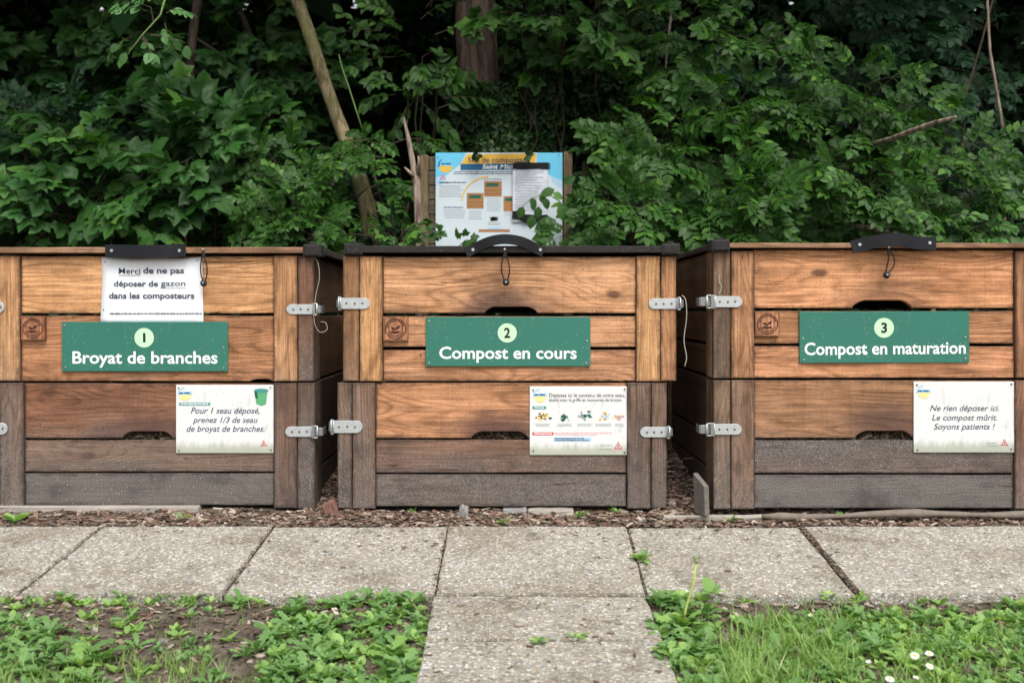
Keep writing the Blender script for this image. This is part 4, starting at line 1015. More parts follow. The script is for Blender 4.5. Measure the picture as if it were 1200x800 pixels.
# ------------------------------------------------------------------ leaves
def tri_fan(outline, centre):
    n = len(outline); V = [centre]+outline; return V, [(0, 1+i, 1+(i+1) % n) for i in range(n)]
def maple_t(seed, lobes=5):
    r = random.Random(seed); pts = []
    if lobes == 5: sp = [(-128, .50), (-100, .46), (-76, .74), (-66, .86), (-52, .68), (-40, .60), (-26, .80), (-12, .88), (0, 1.06), (12, .88), (26, .80), (40, .60), (52, .68), (66, .86), (76, .74), (100, .46), (128, .50)]
    else: sp = [(-110, .42), (-62, .82), (-32, .58), (-15, .78), (0, 1.0), (15, .78), (32, .58), (62, .82), (110, .42)]
    o = [(0.0, -0.05)]
    for a, l in sp:
        a = R(a+r.uniform(-4, 4)); l *= r.uniform(.92, 1.08); o.append((math.sin(a)*l, math.cos(a)*l))
    V = [(0, .12, 0.0)]+[(x*.62, y*.62+.18, -.14*(x*x)-.16*max(0, y)**2-0.05*abs(x)) for x, y in o]
    n = len(o); return V, [(0, 1+(i+1) % n, 1+i) for i in range(n)]
def oval_t(w_=.28, droop=.25, cup=.06, n=4, point=1.0):
    V = [(0, 0, 0)]; 
    for k in range(1, n):
        f = k/n; wd = w_*math.sin(math.pi*f**.85)**.8; z = -droop*f*f
        V += [(-wd, f, z+cup), (0, f, z), (wd, f, z+cup)]
    V.append((0, point, -droop)); Fc = [(0, 2, 1), (0, 3, 2)]
    for k in range(n-2):
        a = 1+3*k; Fc += [(a, a+1, a+4), (a, a+4, a+3), (a+1, a+2, a+5), (a+1, a+5, a+4)]
    a = 1+3*(n-2); L = len(V)-1; Fc += [(a, a+1, L), (a+1, a+2, L)]
    return V, Fc
def xf(V, M3, off): return [tuple(Vector(off)+M3 @ Vector(v)) for v in V]
def pinnate_t(seed, pairs=4, lw=.30, ll=.30):
    """compound leaf: opposite leaflets on a drooping stalk, unit length"""
    r = random.Random(seed); V = []; Fc = []
    def add(v, f):
        o = len(V); V.extend(v); Fc.extend([tuple(i+o for i in q) for q in f])
    lt = oval_t(lw, .22, .05, 3)
    def z(f): return -.30*f*f
    for k in range(pairs+1):
        f = .30+.62*k/pairs if k < pairs else .80
        for sg in ((-1, 1) if k < pairs else (0,)):
            an = sg*R(r.uniform(52, 68)); L = ll*r.uniform(.85, 1.1)*(1.0 if k else .8)
            rot = Matrix.Rotation(-an, 3, 'Z') @ Matrix.Rotation(R(r.uniform(-22, 5)), 3, 'X') @ Matrix.Rotation(R(r.uniform(-15, 15)), 3, 'Y')
            v = [tuple(c*L for c in q) for q in lt[0]]; add(xf(v, rot, (0, f, z(f)-.01)), lt[1])
    # stalk
    for k in range(4):
        f0, f1 = k/4*.85, (k+1)/4*.85; t_ = .008
        add([(-t_, f0, z(f0)), (t_, f0, z(f0)), (t_, f1, z(f1)), (-t_, f1, z(f1))], [(0, 1, 2), (0, 2, 3)])
    return V, Fc
def with_stalk(T, l=.5):
    V, Fc = T; V = [(a, b_+l, c-.12*l) for a, b_, c in V]; o = len(V)
    V += [(-.007, 0, 0), (.007, 0, 0), (.007, l+.12, -.1*l), (-.007, l+.12, -.1*l)]; return V, Fc+[(o, o+1, o+2), (o, o+2, o+3)]
T_MAPLE = [with_stalk(maple_t(i), .35) for i in range(4)]
T_MAPLE_S = [maple_t(10+i) for i in range(3)]
T_ASH = [pinnate_t(i, 4+(i % 2), .30, .30) for i in range(4)]
T_IVY = [maple_t(20+i, 3) for i in range(3)]
T_OVAL = [oval_t(.30, .25, .05), oval_t(.24, .35, .06)]
T_BIG = [oval_t(.36, .2, .04, 3)]
T_ELM = [oval_t(.34, .22, .03)]

def frames(dirs, norms):
    d = dirs/np.linalg.norm(dirs, axis=1, keepdims=True)
    s_ = np.cross(d, norms); s_ /= np.maximum(np.linalg.norm(s_, axis=1, keepdims=True), 1e-6)
    n = np.cross(s_, d); return np.stack([s_, d, n], axis=2)     # columns
def scatter_mesh(name, temps, pos, mats, size, mat, parent=None, loc=(0, 0, 0)):
    pos = np.asarray(pos)-np.asarray(loc); N = len(pos); idx = nr.randint(0, len(temps), N)
    vs = []; ts = []; off = 0
    for k, (V, Fc) in enumerate(temps):
        sel = np.where(idx == k)[0]
        if not len(sel): continue
        v = np.array(V); f = np.array(Fc)
        w_ = np.einsum('nij,vj->nvi', mats[sel], v)*size[sel][:, None, None]+pos[sel][:, None, :]
        m = len(sel); vs.append(w_.reshape(-1, 3)); ff = (f[None]+(np.arange(m)*len(v))[:, None, None]+off).reshape(-1, 3); ts.append(ff); off += m*len(v)
    Vv = np.concatenate(vs); Tt = np.concatenate(ts).astype(np.int32)
    me = bpy.data.meshes.new(name); me.vertices.add(len(Vv)); me.vertices.foreach_set('co', Vv.ravel().astype(np.float32))
    me.loops.add(Tt.size); me.loops.foreach_set('vertex_index', Tt.ravel())
    me.polygons.add(len(Tt)); me.polygons.foreach_set('loop_start', (np.arange(len(Tt))*3).astype(np.int32))
    me.update(calc_edges=True); me.validate()
    me.materials.append(mat); o = bpy.data.objects.new(name, me); o.location = loc; return link(o, parent)
_shared = {}
def leaf_objects(temps, key, pos, mats, size, mat, parent, loc, name='leaf'):
    for i in range(len(pos)):
        k = nr.randint(0, len(temps)); kk = (key, k)
        if kk not in _shared:
            me = bpy.data.meshes.new('leaf'); me.from_pydata([tuple(v) for v in temps[k][0]], [], temps[k][1]); me.materials.append(mat); me.update(); _shared[kk] = me
        o = bpy.data.objects.new(name, _shared[kk]); m = Matrix(mats[i].tolist()).to_4x4(); 
        sM = Matrix.Scale(float(size[i]), 4); o.parent = parent; o.matrix_local = Matrix.Translation(Vector(pos[i].tolist())-Vector(loc)) @ m @ sM
        COL.objects.link(o)
def unit(a): return a/np.maximum(np.linalg.norm(a, axis=-1, keepdims=True), 1e-9)

def sprays(centres, outdir, n_leaf, length, lsize, face=(0, -.75, .65), spread=.8, jitter=.35, pair_angle=55, droop=.5):
    """leafy shoots: returns leaf positions, frames, sizes and the twig lines"""
    pos = []; dirs = []; nor = []; siz = []; twigs = []
    face = np.array(face, float); face /= np.linalg.norm(face)
    for c, od in zip(centres, outdir):
        od = unit(np.array(od)+nr.normal(0, .25, 3)); L = length*nr.uniform(.6, 1.3); p = np.array(c); line = [p.copy()]
        d = od.copy(); n = max(2, int(n_leaf*nr.uniform(.7, 1.3)))
        fc = unit(face+nr.normal(0, jitter*.6, 3))
        side = unit(np.cross(d, fc)); 
        for k in range(n):
            p = p+d*L/n; d = unit(d+np.array([0, 0, -droop/n])+nr.normal(0, .08, 3)); line.append(p.copy())
            for sg in (-1, 1):
                a = R(pair_angle*nr.uniform(.7, 1.2)*(1-.35*k/n)); ld = d*math.cos(a)+side*sg*math.sin(a)+np.array([0, 0, -.15])
                pos.append(p.copy()); dirs.append(unit(ld)); nor.append(unit(fc+nr.normal(0, jitter, 3))); siz.append(lsize*nr.uniform(.7, 1.15)*(1-.25*abs(k/n-.5)))
        pos.append(p.copy()); dirs.append(d.copy()); nor.append(fc.copy()); siz.append(lsize*nr.uniform(.7, 1.0))
        twigs.append(line)
    pos = np.array(pos); return pos, frames(np.array(dirs), np.array(nor)), np.array(siz), twigs

def plant(name, label, cat, base, stems, stem_mat, blobs, temps, key, mat, n_leaf, length, lsize, group=None, single=0, trunk_name='trunk', face=(0, -.75, .65), jitter=.35, droop=.5, pair_angle=55, twig_r=.003):
    """stems: list of (points, radii) in world; blobs: (centre, radii, shoots)"""
    base = Vector(base); root = thing(name, base, label, cat, group)
    for pts, rad in stems: tube(trunk_name, [Vector(p)-base for p in pts], rad, stem_mat, root, (0, 0, 0), 10)
    spine = [Vector(p) for pts, _ in stems for p in pts] or [base]
    cs = []; ods = []
    for c, r_, n in blobs:
        c = np.array(c); r_ = np.array(r_)
        for _ in range(n):
            q = unit(nr.normal(0, 1, 3)); q = q*nr.uniform(.25, 1.0)**.5
            p = c+q*r_; cs.append(p); ods.append(unit(q*np.array([1, .7, .45])+np.array([0, -.35, .12])))
    pos, fr, siz, tw = sprays(cs, ods, n_leaf, length, lsize, face, .8, jitter, pair_angle, droop)
    acc = Acc()
    for i, line in enumerate(tw):
        acc.add(*tube_data([Vector(p)-base for p in line], [twig_r*(1-.7*k/len(line)) for k in range(len(line))], 3, False))
        p = Vector(line[0]); q = min(spine, key=lambda s_: (s_-p).length+abs(s_.z-p.z)*.5)
        if i % 5 == 0 and (q-p).length < .55:   # a side branch from the nearest stem
            m = (p+q)/2+Vector((nr.uniform(-.05, .05), nr.uniform(-.03, .05), -.05)); acc.add(*tube_data([q-base, m-base, p-base], [twig_r*2.2, twig_r*1.6, twig_r], 4, False))
    acc.build('branches', M['bark_twig'], root)['kind'] = 'stuff'
    if single:
        # the leaves nearest the viewer are leaves of their own
        near = np.argsort(pos[:, 1])[:single*3]; near = nr.permutation(near)[:single]; rest = np.setdiff1d(np.arange(len(pos)), near)
        leaf_objects(temps, key, pos[near], fr[near], siz[near], mat, root, base)
        pos, fr, siz = pos[rest], fr[rest], siz[rest]
    cr = scatter_mesh('crown', temps, pos, fr, siz, mat, root, tuple(base)); cr.location = (0, 0, 0)
    cr['kind'] = 'stuff'
    return root
def gz(x, Y): return gh(x, Y)
def stem(px0, py0, px1, py1, Y, r0, r1, bend=0.02, n=7, Y2=None):
    Y2 = Y if Y2 is None else Y2; a, b_ = P(px0, py0, Y), P(px1, py1, Y2); pts = []; rr_ = []
    ph = rnd.uniform(0, 6)
    for k in range(n+1):
        f = k/n; p = a.lerp(b_, f); p.x += bend*math.sin(f*5+ph)*(a-b_).length; p.y += bend*.6*math.cos(f*4+ph)*(a-b_).length
        pts.append(p); rr_.append(r0+(r1-r0)*f)
    return pts, rr_
def down(pts_r, Y):
    """carry a stem on to the ground"""
    pts, rr_ = pts_r; p = pts[0]; g_ = Vector((p.x+.05, Y, gh(p.x, Y)-.05)); return [g_, (g_+p)/2+Vector((.01, 0, 0))]+pts, [rr_[0]*1.15, rr_[0]*1.07]+rr_

# back mass of the wood
def mass(name, label, cat, n, xr, yr, zr, temps, size, mat, face=(0, -.7, .7), jitter=.45, clump=.35):
    nc = n//28; cx = nr.uniform(*xr, nc); cy = nr.uniform(*yr, nc); gzv = np.array([gh(a, b_) for a, b_ in zip(cx, cy)])
    cz = gzv+nr.uniform(zr[0], zr[1], nc); cen = np.stack([cx, cy, cz], 1)
    k = nr.randint(0, nc, n); off = nr.normal(0, clump, (n, 3))*np.array([1, .7, .45]); pos = cen[k]+off
    fcl = unit(np.array(face)+nr.normal(0, .35, (nc, 3)))[k]
    nor = unit(fcl+nr.normal(0, jitter, (n, 3))); d = unit(nr.normal(0, 1, (n, 3))*np.array([1, .4, .4])+np.array([0, -.2, -.45]))
    o = scatter_mesh(name, temps, pos, frames(d, nor), size*nr.uniform(.6, 1.25, n), mat); tag(o, label, cat, kind='stuff'); return o
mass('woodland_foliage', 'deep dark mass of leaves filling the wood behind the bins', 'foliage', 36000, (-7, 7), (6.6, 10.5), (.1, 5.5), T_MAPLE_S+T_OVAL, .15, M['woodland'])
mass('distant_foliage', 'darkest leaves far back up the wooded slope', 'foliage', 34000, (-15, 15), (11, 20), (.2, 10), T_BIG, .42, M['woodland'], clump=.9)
mass('canopy', 'high leafy canopy added above the view to shade the wooded slope', 'canopy', 32000, (-9, 9), (4.0, 12), (2.4, 6.0), T_BIG, .30, M['woodland'], face=(0, -.1, 1), clump=.6)  # unseen crowns added overhead, spread forward to keep skylight off the bushes
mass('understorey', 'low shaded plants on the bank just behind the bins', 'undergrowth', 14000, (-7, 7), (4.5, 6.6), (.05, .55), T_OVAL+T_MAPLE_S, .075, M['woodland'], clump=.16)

# maples on the left
plant('maple_tree', 'young maple with broad lobed leaves behind the left bin', 'tree', (-1.9, 5.2, gh(-1.9, 5.2)),
    [down(stem(215, 300, 250, -150, 5.3, .028, .02), 5.3)], M['bark_dark'],
    [(P(120, 215, 5.1), (.75, .45, .30), 80), (P(255, 225, 4.95), (.27, .3, .28), 42), (P(40, 60, 5.6), (.8, .5, .5), 70), (P(235, 90, 5.7), (.6, .5, .45), 60)],
    T_MAPLE, 'maple', M['maple'], 4, .30, .15, single=150, droop=.6)
plant('maple_shrub', 'low bright maple shoots just over the left bin lid', 'shrub', (-1.3, 4.75, gh(-1.3, 4.75)),
    [down(stem(135, 300, 120, 200, 4.7, .008, .005), 4.7)], M['twig_green'],
    [(P(130, 250, 4.6), (.30, .2, .14), 26), (P(120, 215, 4.65), (.16, .12, .07), 9), (P(250, 180, 4.7), (.2, .15, .05), 7)],
    T_MAPLE, 'maple_lite', leaf_mat('young_maple_leaves', (.020, .078, .014, 1), (.050, .145, .022, 1), (.08, .18, .028, 1)), 3, .18, .12, single=70)
plant('hawthorn_shrub', 'dull blue green small leaved shrub at the far left edge', 'shrub', (-2.6, 5.0, gh(-2.6, 5.0)),
    [down(stem(20, 300, 40, 120, 5.0, .015, .008), 5.0)], M['bark_dark'],
    [(P(60, 170, 5.0), (.5, .3, .18), 60), (P(20, 240, 4.8), (.3, .25, .22), 40), (P(180, 130, 5.5), (.6, .3, .25), 60)],
    T_MAPLE_S, 'haw', M['maple_blue'], 5, .2, .075, single=60)
plant('beech_branch', 'pale green serrated leaf shoot hanging in from the top left', 'branch', P(196, -30, 4.2),
    [([P(196, -60, 4.25), P(196, -10, 4.2), P(188, 18, 4.18), P(166, 42, 4.15), P(148, 66, 4.12)], [.006, .005, .004, .003, .0015])], M['twig_green'],
    [(P(188, 15, 4.18), (.06, .05, .05), 5), (P(165, 42, 4.15), (.06, .04, .03), 4)],
    T_ELM, 'elm', leaf_mat('pale_shoot_leaves', (.06, .16, .045, 1), (.11, .25, .07, 1)), 3, .11, .055, single=20, trunk_name='stem', droop=1.0)
plant('leaning_tree', 'slim leaning tree with pale mossy bark left of the information board', 'tree', (wx(440, 4.95), 4.95, gh(-.6, 4.95)),
    [([Vector((wx(442, 4.9), 4.9, gh(-.6, 4.9)-.1)), P(436, 300, 4.9), P(430, 240, 4.92), P(414, 185, 4.95), P(396, 140, 5.0), P(380, 95, 5.03), P(366, 50, 5.05), P(350, 5, 5.1), P(330, -60, 5.15), P(300, -160, 5.2), P(290, -300, 5.3)], [.05, .046, .043, .038, .034, .032, .033, .033, .031, .029, .026])], M['bark_pale'],
    [(P(330, -330, 5.6), (.6, .5, .3), 50)], T_MAPLE, 'maple', M['maple'], 4, .3, .14, single=0)
def shoots(name, label, cat, root_px, Y, blobs, matn, key, size=.22, single=80, temps=None, nl=3, ln=.22, **kw):
    x = wx(root_px, Y)
    return plant(name, label, cat, (x, Y+.3, gh(x, Y+.3)), [down(stem(root_px, 300, root_px+rnd.uniform(-25, 25), 190, Y+.3, .012, .006, .03), Y+.3)], M['bark_dark'], blobs, temps or T_ASH, key, M[matn], nl, ln, size*.88, single=single, **kw)
shoots('ash_sapling', 'ash sapling with feathered leaves beside the leaning trunk', 'sapling', 395, 4.55,
    [(P(350, 264, 4.5), (.17, .15, .09), 20), (P(415, 225, 4.55), (.10, .10, .10), 7), (P(400, 170, 4.6), (.06, .08, .05), 3), (P(330, 205, 4.6), (.08, .1, .07), 5), (P(458, 165, 4.7), (.09, .12, .12), 6)], 'ash', 'ash', .17, 70, ln=.12)
shoots('lime_sapling', 'thin sapling with oval leaves between the leaning trunk and the ivy trunk', 'sapling', 470, 4.9,
    [(P(482, 60, 5.0), (.17, .25, .30), 28), (P(505, 120, 4.9), (.08, .12, .10), 8)], 'ash', 'oval', .075, 60, T_OVAL, 5, .22)
shoots('ash_bush', 'dense bright ash bush right of the information board', 'bush', 820, 4.6,
    [(P(775, 258, 4.45), (.18, .15, .11), 18), (P(880, 245, 4.42), (.33, .2, .11), 26), (P(850, 170, 4.6), (.33, .25, .16), 25), (P(765, 185, 4.8), (.18, .22, .15), 14)], 'ash', 'ash', .20, 150, ln=.16)
shoots('ash_bush', 'spreading ash bush behind the right bin', 'bush', 1020, 4.65,
    [(P(1000, 235, 4.45), (.36, .2, .13), 28), (P(1090, 215, 4.7), (.38, .25, .16), 21), (P(1150, 255, 4.6), (.35, .22, .12), 24), (P(990, 130, 4.7), (.26, .2, .16), 22), (P(870, 90, 4.9), (.3, .2, .25), 20)], 'ash', 'ash', .19, 150, ln=.16)
shoots('elder_bush', 'shaded bush at the top right beyond the ash bushes', 'bush', 1120, 5.6,
    [(P(1040, 60, 5.6), (.8, .4, .5), 46), (P(1190, 110, 5.4), (.5, .35, .6), 36), (P(900, 20, 5.5), (.6, .4, .35), 34)], 'maple_blue', 'ashb', .20, 60, ln=.2)
shoots('maple_tree', 'maple boughs with lobed leaves hanging over the information board', 'tree', 690, 5.4,
    [(P(690, 30, 5.0), (.36, .3, .14), 26), (P(760, 60, 5.1), (.45, .3, .3), 44), (P(640, 0, 4.9), (.10, .2, .08), 5)], 'ash', 'maple_ash', .13, 90, T_MAPLE, 3, .24)
shoots('bramble', 'bramble with small glossy leaves just over the right bin lid', 'shrub', 1060, 4.35,
    [(P(1070, 258, 4.3), (.22, .12, .07), 28), (P(1130, 275, 4.3), (.18, .12, .05), 16), (P(1010, 275, 4.3), (.15, .1, .04), 10)], 'young', 'bram', .045, 60, T_ELM, 5, .10)
shoots('hazel_shrub', 'leafy shrub at the foot of the information board on its right', 'shrub', 700, 4.42,
    [(P(730, 262, 4.35), (.10, .12, .09), 12), (P(688, 270, 4.4), (.04, .05, .04), 3)], 'ash', 'ash', .16, 30, ln=.10)
shoots('seedlings', 'small maple seedlings left of the information board foot', 'seedling', 460, 4.4,
    [(P(465, 278, 4.35), (.14, .08, .05), 14), (P(528, 297, 4.35), (.06, .05, .015), 4), (P(330, 285, 4.35), (.2, .1, .03), 10)], 'ash', 'mapl_s', .07, 30, T_MAPLE, 2, .08)

# twig reaching across the board
tw = thing('leafy_twig', P(655, 300, 4.4), 'green twig with small oval leaves hanging in front of the information board', 'twig')
o0 = Vector(P(655, 300, 4.4)); tp = [P(668, 300, 4.4), P(664, 262, 4.4), P(656, 236, 4.4), P(640, 226, 4.39), P(622, 233, 4.38), P(612, 243, 4.38)]
tube('stem', [p-o0 for p in tp], [.003, .0028, .0025, .002, .0016, .001], M['twig_green'], tw)
lp = [(613, 242, -110, .055), (622, 232, -60, .045), (626, 236, -100, .04), (634, 228, -70, .045), (631, 242, -95, .055), (639, 232, -80, .05), (650, 222, 200, .07), (648, 226, -30, .05), (624, 252, -100, .06), (655, 240, -60, .09), (652, 258, 200, .10), (660, 215, 30, .06), (650, 275, 190, .10), (640, 283, 215, .07), (662, 250, 0, .08), (668, 235, 20, .07), (664, 280, -20, .08)]
pos = np.array([list(P(a, b_, 4.385-.01*(i % 3))) for i, (a, b_, _, _) in enumerate(lp)])
dr = np.array([[math.cos(R(a)), -.15, math.sin(R(a))] for _, _, a, _ in lp]); nn = unit(np.array([[0, -1, .3]])+nr.normal(0, .2, (len(lp), 3)))
leaf_objects(T_ELM, 'elm_dark', pos, frames(dr, nn), np.array([c for *_, c in lp]), M['ash'], tw, o0)

# thick ivy clad trunk, ivy itself, the dead stub, bare stems and the broken branch
root = thing('old_tree', (wx(562, 5.5), 5.5, gh(0, 5.5)), 'thick dark trunk above the information board, wrapped in ivy below', 'tree')
b0 = root.location
tube('trunk', [Vector((b0.x+.05, 5.5, -.3))+Vector((0, 0, gh(0, 5.5)))-b0 for _ in (0,)]+[P(566, 250, 5.5)-b0, P(562, 120, 5.5)-b0, P(557, 20, 5.5)-b0, P(556, -90, 5.5)-b0, P(552, -400, 5.55)-b0], [.17, .125, .115, .11, .10, .09], bark_mat('brown_trunk_bark', (.06, .045, .034, 1), (.22, .16, .12, 1)), root, (0, 0, 0), 16)
root = thing('old_tree', (wx(725, 6.0), 6.0, gh(.6, 6.0)), 'second thick trunk in deep shade right of the board, covered in ivy', 'tree')
b1 = root.location
tube('trunk', [Vector((0, 0, -.3)), P(735, 200, 6.0)-b1, P(728, 80, 6.0)-b1, P(722, -50, 6.0)-b1, P(715, -400, 6.0)-b1], [.16, .13, .12, .12, .1], M['bark_dark'], root, (0, 0, 0), 14)
def ivy(label, Yc, cols, loc, smin=.042, smax=.068):
    root = thing('ivy', loc, label, 'ivy'); pos = []; nor = []; acc = Acc()
    for (px, py0, py1, wpx, n, r_) in cols:
        for _ in range(n):
            py = nr.uniform(py0, py1); a = nr.uniform(-1, 1); x = px+wpx*a*nr.uniform(.5, 1); dep = math.sqrt(max(0, 1-a*a))*r_
            p = P(x, py, Yc-dep-nr.uniform(0, .05)); pos.append(list(p)); nor.append([a*.7, -1, .35])
        for _ in range(5 if py1-py0 > 50 else 0):
            xx = px+nr.uniform(-.7, .7)*wpx; q = [P(xx+8*math.sin(k+xx), py1+(py0-py1)*k/6, Yc-r_*1.03)-Vector(loc) for k in range(7)]; acc.add(*tube_data(q, .004, 4, False))
    if acc.v: acc.build('stems', M['bark_twig'], root)['kind'] = 'stuff'
    pos = np.array(pos); nor = unit(np.array(nor)+nr.normal(0, .35, pos.shape)); d = unit(nr.normal(0, .5, pos.shape)+np.array([0, -.1, -.8]))
    near = nr.permutation(len(pos))[:min(120, len(pos)//2)]; rest = np.setdiff1d(np.arange(len(pos)), near); sz = nr.uniform(smin, smax, len(pos)); fr = frames(d, nor)
    leaf_objects(T_IVY, 'ivy', pos[near], fr[near], sz[near], M['ivy'], root, loc)
    o = scatter_mesh('leaves', T_IVY, pos[rest], fr[rest], sz[rest], M['ivy'], root, loc); o.location = (0, 0, 0); o['kind'] = 'stuff'
ivy('ivy curtain over the thick trunk directly above the information board', 5.35, [(590, 95, 178, 48, 1100, .2), (572, 100, 178, 55, 700, .2), (632, 0, 182, 36, 1100, .15), (606, 0, 80, 20, 260, .12)], (wx(590, 5.35), 5.35, gh(0, 5.35)))
ivy('dark ivy on the second trunk right of the information board', 5.9, [(730, 0, 210, 42, 900, .18), (690, 60, 200, 26, 300, .1)], (wx(730, 5.9), 5.9, gh(.6, 5.9)))
ivy_tip = ivy('ivy tips hanging over the top edge of the information board', 4.58, [(557, 172, 186, 5, 7, .02), (578, 171, 178, 20, 6, .02), (619, 172, 187, 6, 9, .02), (590, 155, 169, 45, 50, .02)], (wx(590, 4.58), 4.58, .9), .03, .045)

root = thing('dead_stump', P(492, 300, 4.45), 'broken dead stem with a pale bare tip left of the information board', 'stump'); o0 = root.location.copy()
tube('trunk', [Vector((0, 0, gh(-.4, 4.45)-o0.z-.05)), P(491, 285, 4.45)-o0, P(490, 245, 4.45)-o0, P(488, 215, 4.45)-o0, P(484, 192, 4.44)-o0, P(479, 165, 4.43)-o0, P(473, 138, 4.43)-o0], [.019, .018, .017, .018, .013, .010, .004], M['bark_dead'], root, (0, 0, 0), 9)
tube('side_branch', [P(486, 208, 4.44)-o0, P(478, 200, 4.42)-o0, P(474, 196, 4.42)-o0], [.009, .006, .003], M['bark_dead'], root, (0, 0, 0), 7)
tube('side_branch', [P(489, 205, 4.44)-o0, P(491, 188, 4.43)-o0, P(490, 183, 4.43)-o0], [.010, .006, .003], M['bark_dead'], root, (0, 0, 0), 7)

root = thing('broken_branch', P(1044, 165, 4.2), 'pale broken branch sticking out of the leaves at upper right', 'branch'); o0 = root.location.copy()
tube('branch_wood', [P(1010, 172, 4.5)-o0, P(1044, 163, 4.2)-o0, P(1070, 153, 4.05)-o0, P(1096, 144, 3.92)-o0, P(1120, 137, 3.8)-o0], [.010, .011, .011, .010, .005], M['bark_dead'], root, (0, 0, 0), 10)
root = thing('bare_branch', P(840, 262, 4.35), 'dead grey branch lying among leaves just behind the right bin', 'branch'); o0 = root.location.copy()
tube('branch_wood', [P(990, 264, 4.35)-o0, P(1020, 267, 4.3)-o0, P(1060, 276, 4.28)-o0], [.010, .012, .007], M['bark_dead'], root, (0, 0, 0), 8)
def bare(label, pts, Y, r0, mat='bark_twig'):
    q = [P(a, b_, Y) for a, b_ in pts]; root = thing('thin_stem', q[0], label, 'stem'); n = len(q)
    tube('stem', [p-q[0] for p in q], [r0*(1-.6*k/n) for k in range(n)], M[mat], root, (0, 0, 0), 6)
bare('thin bare stem rising at the far right edge', [(1172, 290), (1180, 230), (1182, 190), (1172, 130), (1160, 60), (1156, -20)], 4.9, .011, 'bark_dead')
bare('thin curved stem at right, forked beside the bare one', [(1130, 250), (1128, 180), (1132, 110), (1150, 50), (1166, -10)], 5.1, .008)
bare('straight pale stem beside the ivy trunk right of the board', [(783, 135), (780, 100), (781, 60), (790, -10)], 4.95, .008, 'bark_dead')
bare('reddish thin trunk slanting in the shade at upper left', [(318, 260), (318, 120), (300, 60), (280, 10), (262, -60)], 5.9, .03)
bare('thin upright stem in the shade left of the leaning trunk', [(219, 300), (216, 262), (213, 230)], 4.6, .004, 'bark_dead')
bare('green stalk with an airy seed head left of the lime sapling', [(424, 150), (416, 125), (408, 100), (401, 80), (397, 64)], 4.6, .004, 'twig_green')
bare('thin brown twig slanting between maple leaves', [(272, 245), (262, 205), (252, 180)], 4.9, .005)
bare('long thin twig crossing the shaded leaves right of the ivy', [(890, 205), (900, 150), (912, 120)], 4.7, .004)

# ------------------------------------------------------------------ objects at the foot of the bins
def rough_block(name, label, cat, px0, px1, py0, py1, Y, depth, mat, tilt=0.0, seed=1, y_as_bottom=True):
    r = random.Random(seed); x0, x1, z0, z1 = wx(px0, Y), wx(px1, Y), wz(py1, Y), wz(py0, Y)
    b = bm_box(-(x1-x0)/2, (x1-x0)/2, 0, depth, -.03, z1-z0, 0)
    bmesh.ops.subdivide_edges(b, edges=b.edges[:], cuts=3, use_grid_fill=True)
    for v in b.verts: v.co += Vector((r.uniform(-1, 1), r.uniform(-1, 1), r.uniform(-1, 1)))*min(.004, (z1-z0)*.10)
    bmesh.ops.bevel(b, geom=[e for e in b.edges if e.calc_face_angle(0) > .8], offset=.003, segments=1, affect='EDGES')
    o = bm_obj(name, b, mat, None, ((x0+x1)/2, Y, z0)); o.rotation_euler = (0, tilt, 0); tag(o, label, cat); return o
rough_block('stone_block', 'grey stone block under the middle bin, left of the gap', 'stone', 589, 617, 597, 604, 3.03, .05, M['stone_grey'], 0, 1)
rough_block('stone_block', 'pinkish flat stone block under the middle bin, right of the grey one', 'stone', 619, 672, 597.5, 606, 3.03, .05, M['stone_pale'], 0, 2)
rough_block('stone', 'small upright grey stone poking up before the middle bin', 'stone', 538.5, 547.5, 594, 605, 3.015, .025, M['stone_grey'], .05, 3)
rough_block('brick_fragment', 'reddish brick fragment in the mulch between left and middle bins', 'brick', 379, 393, 589, 597, 3.02, .05, M['brick'], -.35, 4)
rough_block('edging_beam', 'pale sill beam showing under the left bin', 'beam', -40, 232, 593.5, 601, 3.055, .06, M['stone_pale'], .002, 5)
rough_block('edging_kerb', 'narrow concrete edging between the mulch and slabs before the right bin', 'edging', 778, 894, 604.5, 611, 2.985, .022, M['stone_pale'], .002, 6)
# log under the right bin
a = P(893, 604, 2.985); pts = []; rad = []
for k in range(15):
    f = k/14; p = P(893+f*320, 604.5-3.5*f+1.8*math.sin(f*9), 2.985); pts.append(p-a); rad.append(.011+.003*math.sin(f*13+1)+.0015*math.sin(f*37))
rad[0] = .006
o = tube('log', pts, rad, plain('weathered_log', (.17, .14, .115, 1), .85, 0, .2, .5, 45, .9), None, a, 10); o.scale = (1, 1, .9); tag(o, 'weathered pale log lying along the foot of the right bin', 'log')
# leaning offcut
b = bm_box(-.008, .008, 0, .065, 0, .095, .002)
for v in b.verts:
    if v.co.z > .06: v.co.z += .022*(1 if v.co.y > .03 else -.3) 
o = bm_obj('wood_offcut', b, M['wood_v'], None, P(829, 605, 2.965)); o.rotation_euler = (0, R(-2), R(18)); o.color = wc(140, 126, 112); o['grey'] = .75; o['half'] = .5; o['halfx'] = .5
tag(o, 'grey wooden offcut stood on end at the left foot of the right bin', 'wood offcut')

